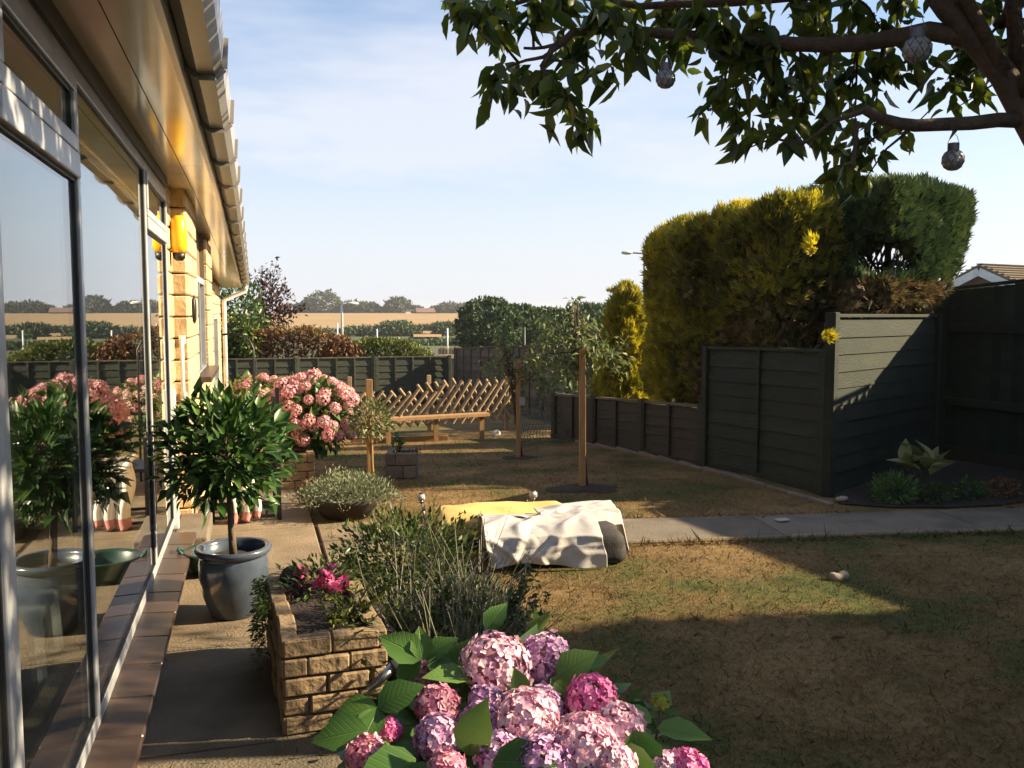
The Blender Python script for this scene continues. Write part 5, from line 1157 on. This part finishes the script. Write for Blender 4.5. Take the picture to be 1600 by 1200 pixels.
def street_lamp(label, u, v, d, arm, m='white', ptop=None, base=None):
    p = at(u, v, d); b = terr(p.x, p.y); t = thing('street_lamp', label, 'street lamp', (p.x, p.y, b)); sx = 1 if arm > 0 else -1; L = abs(arm)*d/FPX; e_ = p+Rv*L*sx+Vector((0, 0, .05*L))
    r = .055 if d < 80 else .10
    MB().tube([(p.x, p.y, b), p-Vector((0, 0, .15)), p+Rv*.1*sx, e_], [r*1.3, r, r*.8, r*.7], 8).build('column', M[m], t, smooth=True)
    hp = e_+Rv*sx*.012*d*.3; MB().sphere(tuple(e_+Rv*sx*.18), (.0072*d, .0045*d, .0022*d), 12, 6).build('lamp_head', M['lamphead'], t, smooth=True)
M['lamphead'] = mat('lamp_glass', (.75, .72, .62), rough=.3, objvar=0); M['lamppost'] = mat('grey_post', (.34, .34, .33), rough=.6, objvar=0)
street_lamp('pale street lamp against the stubble field', 534, 475, 85, 14, 'white')
street_lamp('dark street lamp rising left of the clipped golden conifer', 1007, 396, 48, -22, 'lamppost')
for i, (u, vt, d, lab) in enumerate([(527, 505, 95, 'short white post just left of the pale street lamp'), (589, 514, 95, 'white post above the yellow green hedge'), (699, 513, 80, 'white post above the plank palisade'), (820, 511, 45, 'thin grey pole in front of the round green trees')]):
    p = at(u, vt, d); tag(MB().tube([(p.x, p.y, terr(p.x, p.y)-.3), p], .075 if i < 3 else .03, 7).build('white_post' if i < 3 else 'pole', M['white' if i < 3 else 'lamppost'], smooth=True), lab, 'post')
# gabled neighbour house on the right
c = at(1537, 417, 30.0); t = thing('brick_house', 'brick house with white bargeboards and tan roof behind the tall fence', 'house', (c.x, c.y, -1.0))
gx = Rv; gy = Vector((gx.y*-1, gx.x, 0)); hw = 1.75; rise = 1.30; L = 8
def HP(a, b, z): return tuple(Vector((c.x, c.y, 0))+Rv*a+Vector((Fv.x, Fv.y, 0)).normalized()*b+Vector((0, 0, z)))
ang = R(60)
def HQ(a, b, z): return HP(a*math.cos(ang)+b*math.sin(ang), -a*math.sin(ang)+b*math.cos(ang), z)
zt = c.z; ze = zt-1.05; hw = 2.4
MB().add([HQ(-hw, 0, -1), HQ(hw, 0, -1), HQ(hw, 0, ze), HQ(0, 0, zt-.1), HQ(-hw, 0, ze), HQ(-hw, L, -1), HQ(hw, L, -1), HQ(hw, L, ze), HQ(0, L, zt-.1), HQ(-hw, L, ze)], [(0, 1, 2, 3, 4), (9, 8, 7, 6, 5), (1, 6, 7, 2), (0, 4, 9, 5), (2, 7, 8, 3), (3, 8, 9, 4)]).build('wall', M['redbrick'], t)
for s in (-1, 1):
    o = MB().add([HQ(0, -.28, zt), HQ(s*(hw+.3), -.28, ze-.22), HQ(s*(hw+.3), L, ze-.22), HQ(0, L, zt), HQ(0, -.28, zt+.08), HQ(s*(hw+.3), -.28, ze-.14), HQ(s*(hw+.3), L, ze-.14), HQ(0, L, zt+.08)], [(0, 1, 2, 3), (7, 6, 5, 4), (0, 4, 5, 1), (1, 5, 6, 2), (2, 6, 7, 3), (3, 7, 4, 0)]).build('roof', M['roofstripe'] if 'roofstripe' in M else M['rooffar'], t)
    nr = 14
    for k in range(nr):
        f0 = k/nr; a_ = Vector(HQ(s*(hw+.3)*f0, 0, zt+.09+(ze-.22-zt)*f0)); b_ = Vector(HQ(s*(hw+.3)*f0, L, zt+.09+(ze-.22-zt)*f0)); MB().bar(a_-(b_-a_).normalized()*.25, b_, .20, .035, up=(0, 0, 1)).build('tile_course', M['rooffar'], t)
    MB().bar(HQ(0, -.26, zt-.16), HQ(s*(hw+.22), -.26, ze-.32), .05, .26).build('bargeboard', M['white'], t)
c2 = Vector(HQ(-hw-2.2, 3, 0)); 

# ------------------------------------------------------------------ cherry tree overhead
trunk_b = at(1905, 900, 3.15); t = thing('cherry_tree', 'overhanging cherry tree with drooping dark leaves hung with solar lanterns', 'tree', (trunk_b.x, trunk_b.y, 0))
CT = t
def limb(pts, r0, r1, d=None):
    P_ = [at(*p) for p in pts]; n = len(P_); fine = []
    for i in range(n-1):
        for s in (0, .5): fine.append(P_[i].lerp(P_[i+1], s)+Vector((0, 0, random.uniform(-.008, .008)))*(1 if s else 0))
    fine.append(P_[-1]); k = len(fine); return MB().tube(fine, [r0+(r1-r0)*i/(k-1) for i in range(k)], 9).build('branch', M['bark'], t, smooth=True), fine
root = Vector((trunk_b.x, trunk_b.y, -.05))
fork = at(1690, 330, 3.05)
MB().tube([root, root.lerp(fork, .5)+Vector((.05, 0, 0)), fork], [.11, .085, .06], 12).build('trunk', M['bark'], t, smooth=True)
segs = []
segs += limb([(1690, 330, 3.05), (1622, 215, 3.0), (1570, 120, 3.0), (1520, 60, 3.0), (1480, 15, 3.0), (1440, -40, 3.0), (1380, -160, 3.05)], .052, .030)[1]
segs += limb([(1600, 188, 3.0), (1520, 192, 2.98), (1430, 196, 2.95), (1380, 186, 2.95), (1352, 172, 2.9)], .026, .016)[1]
segs += limb([(1530, 62, 3.0), (1450, 48, 3.05), (1380, 62, 3.1), (1300, 70, 3.15), (1200, 66, 3.2), (1100, 58, 3.25), (1010, 50, 3.3), (940, 46, 3.3), (895, 50, 3.3), (862, 78, 3.3), (846, 105, 3.3)], .034, .010)[1]
segs += limb([(1640, -40, 3.1), (1560, 40, 3.05), (1600, 38, 3.1), (1680, 30, 3.2)], .022, .02)[1]
segs += limb([(1440, -40, 3.0), (1330, -10, 3.2), (1230, -5, 3.3), (1120, 5, 3.35), (1000, 10, 3.4), (860, -10, 3.4), (790, 10, 3.4)], .024, .008)[1]
segs += limb([(1660, 160, 3.1), (1590, 60, 3.2), (1570, 20, 3.3), (1585, -60, 3.3)], .012, .006)[1]
segs += limb([(880, 62, 3.3), (850, 74, 3.3), (818, 75, 3.3)], .008, .005)[1]; segs += limb([(862, 80, 3.3), (835, 92, 3.3), (810, 98, 3.3)], .008, .005)[1]
segs += limb([(1420, 160, 2.95), (1440, 135, 2.95), (1465, 105, 3.0)], .006, .004)[1]
segs += limb([(1352, 172, 2.9), (1300, 190, 2.92), (1255, 225, 2.95)], .010, .004)[1]; segs += limb([(1340, 190, 2.9), (1335, 240, 2.9), (1332, 262, 2.9)], .008, .004)[1]
SG = np.array([tuple(x) for x in segs])
clus = [(735, 35, 30, 26), (765, 25, 35, 26), (790, 48, 35, 26), (830, 20, 45, 30), (880, 25, 45, 30), (935, 35, 45, 26), (915, 90, 30, 18), (895, 110, 28, 14), (775, 140, 26, 16), (810, 138, 30, 20), (845, 145, 30, 20), (880, 165, 30, 22), (905, 205, 28, 18), (925, 215, 24, 16), (945, 130, 24, 12), (985, 70, 35, 20), (1040, 50, 35, 20), (1000, 100, 24, 12), (1090, 30, 40, 22), (1110, 90, 36, 20), (1060, 85, 30, 14), (1128, 150, 34, 20), (1112, 180, 20, 10), (1150, 215, 26, 16), (1160, 235, 20, 10), (1150, 110, 40, 22), (1200, 100, 45, 26), (1205, 165, 38, 24), (1250, 130, 45, 26), (1255, 185, 42, 24), (1300, 100, 45, 26), (1330, 150, 36, 22), (1285, 220, 34, 18), (1235, 222, 24, 12), (1335, 225, 30, 16), (1325, 265, 26, 18), (1345, 290, 20, 12), (1305, 290, 22, 12), (1375, 118, 34, 18), (1420, 105, 30, 16), (1385, 60, 40, 20), (1475, 100, 34, 16), (1500, 130, 26, 14), (1530, 125, 24, 12), (1475, 150, 24, 10), (1180, 40, 45, 24), (1250, 30, 45, 24), (1330, 40, 45, 24), (1410, 20, 36, 20), (1510, 25, 36, 16), (1545, 20, 24, 12), (1590, 85, 14, 6), (1500, 165, 24, 10), (1365, 205, 16, 8), (1415, 210, 14, 6), (1280, 60, 40, 22), (1130, 60, 36, 20), (960, 5, 40, 20), (1050, 10, 40, 20), (710, 15, 20, 12)]
PP = []; DD = []; NN = []
for (u, v, r, k) in clus:
    d = 3.2+random.uniform(-.1, .40); c_ = at(u, v, d); a = Vector(SG[np.argmin(np.linalg.norm(SG-np.array(c_), axis=1))])
    MB().tube([a, (a+c_)/2+Vector((0, 0, .03)), c_], [.006, .004, .002], 5).build('twig', M['twig'], t)
    for q_ in range(int(k*1.2)):
        s = random.uniform(.45, 1.0); p = a.lerp(c_, s) if random.random() < .35 else c_+Vector(rng.normal(0, 1, 3))*(r*.55*d/FPX); p = Vector(p)
        PP.append(p+Vector((0, 0, .04))); dr = Vector((random.gauss(0, .55), random.gauss(0, .55), -1.0+random.random()*.7)); DD.append(dr); NN.append(rng.normal(0, 1, 3)+np.array([0, 0, .5]))
PP = np.array([tuple(x) for x in PP]); DD = np.array([tuple(x) for x in DD]); NN = np.array(NN); S = rng.uniform(.055, .128, len(PP))
ni, nj = split300(PP); pick = rng.permutation(len(PP)); ni, nj = pick[:300], pick[300:]
T_ch = tmpl_oval(.42, .14, .22, .08, 7)
for q_, (w_, f_, dr_) in enumerate([(.42, .14, .22), (.34, .22, .40), (.46, .06, .05), (.38, .18, -.12)]):
    leaf_objects('leaf', PP[ni][q_::4], DD[ni][q_::4], NN[ni][q_::4], S[ni][q_::4], tmpl_oval(w_, f_, dr_, .08, 7), LM['cherry_i'], t)
foliage('foliage', PP[nj], DD[nj], NN[nj], S[nj], tmpl_oval(.42, .14, .22, 0, 4), LM['cherry'], t)
# unseen crown above and to the right, thickened to shade the window
n = 6500; cc_ = np.array([(3.3, 2.4, 3.3), (2.4, 2.6, 3.2), (3.9, 1.7, 3.0), (1.7, 2.6, 3.1), (2.8, 1.2, 3.2), (4.3, 2.6, 3.2), (2.0, 1.6, 3.1), (3.2, .6, 3.2)]); k = rng.integers(0, 8, n)
P = cc_[k]+rng.normal(0, .38, (n, 3))*np.array([1, 1, .55]); P = P[P[:, 2] > 2.75]; n = len(P)
foliage('foliage', P, rng.normal(0, .5, (n, 3))-UP*.6, rng.normal(0, 1, (n, 3))+UP, rng.uniform(.08, .13, n), tmpl_oval(.42, .14, .22, 0, 4), LM['cherry'], t)
ub = MB()
for e_ in cc_: ub.tube([Vector(SG[3]), (Vector(SG[3])+Vector(e_))/2+Vector((0, 0, .15)), e_], [.03, .02, .008], 7)
ub.build('branch', M['bark'], t, smooth=True)
# solar lanterns hanging in it
def lantern(label, u, v, d, r):
    c = at(u, v, d); t = thing('solar_lantern', label, 'lantern', c, group='solar lanterns in the cherry tree')
    MB().sphere(tuple(c), r, 20, 14).build('globe', M['lglobe'], t, smooth=True)
    cm_ = MB(); rs = random.Random(int(u))
    for k in range(9):                               # leaf-like mosaic ribs wrapped round the globe
        a = k*2*math.pi/9
        for sg in (-1, 1): cm_.tube([c+Vector((math.cos(a+sg*s*1.5)*math.sin(.35+s*2.4), math.sin(a+sg*s*1.5)*math.sin(.35+s*2.4), math.cos(.35+s*2.4)))*r*1.01 for s in (0, .2, .4, .6, .8, 1.0)], r*.035, 4)
    cm_.build('mesh_cage', M['lcage'], t)
    MB().lathe([(.001, r*1.55), (r*.50, r*1.55), (r*.52, r*1.50), (r*.52, r*.86), (r*.46, r*.80), (.001, r*.80)], 18, tuple(c)).build('cap', M['lcap'], t, smooth=False)
    z = r*1.5; MB().tube([c+Vector((-r*.52, 0, r*1.1)), c+Vector((-r*.66, 0, z)), c+Vector((-r*.35, 0, z+r*.75)), c+Vector((0, 0, z+r*1.0)), c+Vector((r*.35, 0, z+r*.75)), c+Vector((r*.66, 0, z)), c+Vector((r*.52, 0, r*1.1))], r*.03, 5).build('wire_handle', M['steel'], t)
    return c
M['lglobe'] = mat('lantern_glass', (.42, .42, .44), (.22, .22, .23), rough=.12, scale=45, bump=.4, bscale=60, objvar=0, spec=.8); M['lcage'] = mat('lantern_mesh', (.10, .10, .105), rough=.4, metal=.6, objvar=0); M['lcap'] = mat('lantern_cap', (.13, .13, .14), (.2, .2, .21), rough=.35, metal=.7, objvar=0)
lantern('solar lantern hanging low among leaves at the left of the cherry', 1040, 123, 2.95, .032)
lantern('largest solar lantern hanging in front of the thick upper branch', 1433, 78, 2.75, .043)
lantern('solar lantern hanging clear below the lower branch on a wire', 1489, 250, 2.95, .035)

# ------------------------------------------------------------------ foreground hydrangea
hb = Vector((.62, 2.12, 0)); t = thing('hydrangea', 'large foreground hydrangea with mixed pink and lilac mopheads', 'hydrangea', hb)
heads = [(776, 1040, 58, .72, 'pale', 2.25), (852, 1030, 43, .85, 'lilac', 2.32), (684, 1106, 34, .95, 'pink', 2.12), (760, 1098, 28, .9, 'lilac', 2.14), (686, 1154, 38, .9, 'lilac', 1.98), (752, 1136, 36, .95, 'lilac', 2.0), (822, 1128, 52, .9, 'pale', 2.0), (846, 1104, 32, .95, 'lilac', 2.1), (924, 1092, 40, .85, 'hot', 2.12), (968, 1140, 40, 1.0, 'pale', 2.02), (914, 1166, 54, .85, 'pale', 1.9), (848, 1190, 44, .9, 'lilac', 1.86), (1036, 1198, 24, .9, 'pale', 1.95), (1076, 1200, 30, .8, 'hot', 1.95), (572, 1182, 32, .9, 'pink', 2.0), (608, 1142, 18, .9, 'hot', 2.08), (668, 1062, 30, 1.0, 'pink', 2.35), (700, 1078, 26, .9, 'pink', 2.36), (780, 1180, 36, .9, 'lilac', 1.9), (700, 1205, 30, .9, 'pink', 1.85), (960, 1195, 34, .9, 'pale', 1.86)]
sm = MB(); HP_ = []
for i, (u, v, rp_, sq_, k, d) in enumerate(heads):
    c = at(u, v, d); r = rp_*d/FPX*.92; me_ = floret_head('flower_head', r, int(100+4.2*rp_), .0108, 200+i, sq_); me_.materials.append(PM[k])
    q_ = Vector((random.uniform(-.3, .3), -.45, 1)).to_track_quat('Z', 'Y'); o = link('flower_head', me_, None, t, c, q_.to_euler())
    cr = head_core(r*.92, sq_).mesh('head_core', smooth=True); cr.materials.append(PM['core'] if 'core' in PM else M['corepink']) if 'corepink' in M else None
    if 'corepink' not in M: M['corepink'] = mat('floret_depth', (.55, .28, .36), rough=.9, objvar=0); cr.materials.append(M['corepink'])
    oc = bpy.data.objects.new('head_core', cr); COL.objects.link(oc); oc.parent = o; oc['kind'] = 'stuff'
    HP_.append((c, r)); sm.tube([hb+Vector((random.uniform(-.08, .08), random.uniform(-.08, .08), 0)), hb.lerp(c, .5)+Vector((0, 0, .10)), c-Vector((0, 0, r*.5))], [.009, .007, .005], 6)
sm.build('stem', M['lead'], t, smooth=True)
PL = []; DL = []; NL = []; SL = []
for c, r in HP_:
    for k in range(6):
        a = random.uniform(0, 6.28); d0 = Vector((math.cos(a), math.sin(a), random.uniform(-.15, .25))); PL.append(c-Vector((0, 0, r*.85))+d0*r*.3); DL.append(d0); NL.append((random.gauss(0, .25), random.gauss(-.25, .25), 1)); SL.append(random.uniform(.085, .14))
for (u, v, d, du, dv, dd_, s) in [(590, 1105, 2.1, -1, .15, -.1, .12), (590, 1105, 2.1, .9, -.5, 0, .12), (592, 1108, 2.1, -.3, .5, -.8, .10), (605, 1100, 2.12, .3, -.2, .8, .11), (575, 1140, 2.05, -1, .1, -.2, .13), (660, 1030, 2.3, -.9, -.5, .1, .13), (664, 1030, 2.3, .8, -.6, .1, .10), (662, 1032, 2.3, -.2, -1, .4, .09), (668, 1034, 2.28, .9, .3, -.3, .10), (655, 1025, 2.32, -.5, .6, -.4, .10), (870, 1058, 2.2, .9, -.6, 0, .12), (860, 1060, 2.2, .8, .6, -.2, .11), (735, 1060, 2.2, -1, -.25, -.3, .12), (820, 1088, 2.12, -.4, -1, .2, .07), (700, 1075, 2.3, .6, -1, .2, .16), (760, 985, 2.5, .6, -.8, .4, .10), (990, 1140, 1.95, .35, 1.1, -.1, .14), (985, 1160, 1.92, .15, 1, -.3, .13), (730, 1180, 1.9, .3, -1, -.2, .13), (770, 1190, 1.85, 1, -.2, -.4, .14), (650, 1185, 1.9, -.8, .2, -.5, .15), (700, 1195, 1.88, -.2, .8, -.5, .14), (850, 1070, 2.2, .3, .9, -.6, .10), (900, 1040, 2.3, .8, -.2, .2, .09)]:
    PL.append(at(u, v, d)); dv_ = Rv*du-Uv*dv+Fv*dd_; DL.append(dv_); NL.append(tuple(Uv*.8-Fv*.7+Vector(rng.normal(0, .2, 3)))); SL.append(s)
PL = np.array([tuple(x) for x in PL]); DL = np.array([tuple(x) for x in DL]); NL = np.array(NL); SL = np.array(SL)
leaf_objects('leaf', PL, DL, NL, SL, tmpl_oval(.66, .10, .16, .05, 8), LM['hyd_i'], t)
P, d = ellip(420, (.60, 2.15, .28), (.38, .36, .26), .3, .2, 2, 77); foliage('foliage', P, d+rng.normal(0, .5, d.shape), UP+rng.normal(0, .4, d.shape), rng.uniform(.07, .12, len(P)), tmpl_simple(.6), LM['hyd'], t)
# the yellow-green bud standing apart on its stem
bq = at(1032, 1097, 2.1); me_ = floret_head('flower_bud', .018, 60, .006, 5, .9); me_.materials.append(PM['bud']); o = link('flower_bud', me_, None, t, bq); o['label'] = 'green unopened bud head'
b0 = at(1020, 1146, 2.05); MB().tube([hb+Vector((.2, 0, .2)), b0-Vector((0, 0, .05)), at(1030, 1130, 2.08), bq], [.005, .004, .003, .003], 6).build('stem', M['lead'], t, smooth=True)
PL = [at(1026, 1138, 2.05), at(1018, 1130, 2.06), at(1030, 1116, 2.09), at(1036, 1116, 2.09), at(1015, 1140, 2.05)]; DL = [Rv*1.0-Uv*.02-Fv*.3, -Rv*.7+Uv*.6, -Rv*.6-Uv*.1, Rv*.7+Uv*.1, -Rv*.5-Uv*.1-Fv*.5]
leaf_objects('leaf', np.array([tuple(x) for x in PL]), np.array([tuple(x) for x in DL]), np.array([tuple(Uv-Fv*.6)]*5), np.array([.125, .075, .04, .04, .07]), tmpl_oval(.5, .1, .12, .05, 8), LM['hyd_i'], t)

# ------------------------------------------------------------------ unseen hedge added off to the right to shade the near lawn
t = thing('shade_hedge', 'unseen laurel hedge added beyond the right fence to shade the near lawn', 'hedge', (7.9, .3, 0))
P, Nn = surf_box(36000, (7.9, -1.05, 1.98), (.6, 3.4, 1.98), .4, 0, 91, .22, 1.1)
P[:, 2] *= 1+.17*np.array([noise.noise(Vector((y*1.1, 4.2, 0)))+.6*noise.noise(Vector((y*3.3, 8.2, 0))) for y in P[:, 1]])
foliage('crown', P-Nn*(rng.random(len(P))**1.2*.55)[:, None], Nn+UP*.3+rng.normal(0, .5, Nn.shape), Nn+rng.normal(0, .5, Nn.shape), rng.uniform(.18, .28, len(P)), tmpl_simple(.6), LM['laurel'], t)
sm = MB(); [sm.tube([(7.9, y, 0), (7.9, y, 2.8)], [.06, .02], 6) for y in np.linspace(-3, 2.4, 7)]; sm.build('trunk', M['twig'], t)

# ------------------------------------------------------------------ summer haze over the fields
hz = bpy.data.materials.new('haze_air'); hz.use_nodes = True; N = hz.node_tree.nodes; N.clear(); K = hz.node_tree.links
ho = N.new('ShaderNodeOutputMaterial'); hv = N.new('ShaderNodeVolumePrincipled'); hv.inputs['Density'].default_value = .00035; hv.inputs['Color'].default_value = (.86, .88, .92, 1); hv.inputs['Anisotropy'].default_value = .3
K.new(hv.outputs[0], ho.inputs['Volume'])
o = MB().box((0, 520, -10), (1260, 880, 21)).build('haze', hz); o['kind'] = 'stuff'
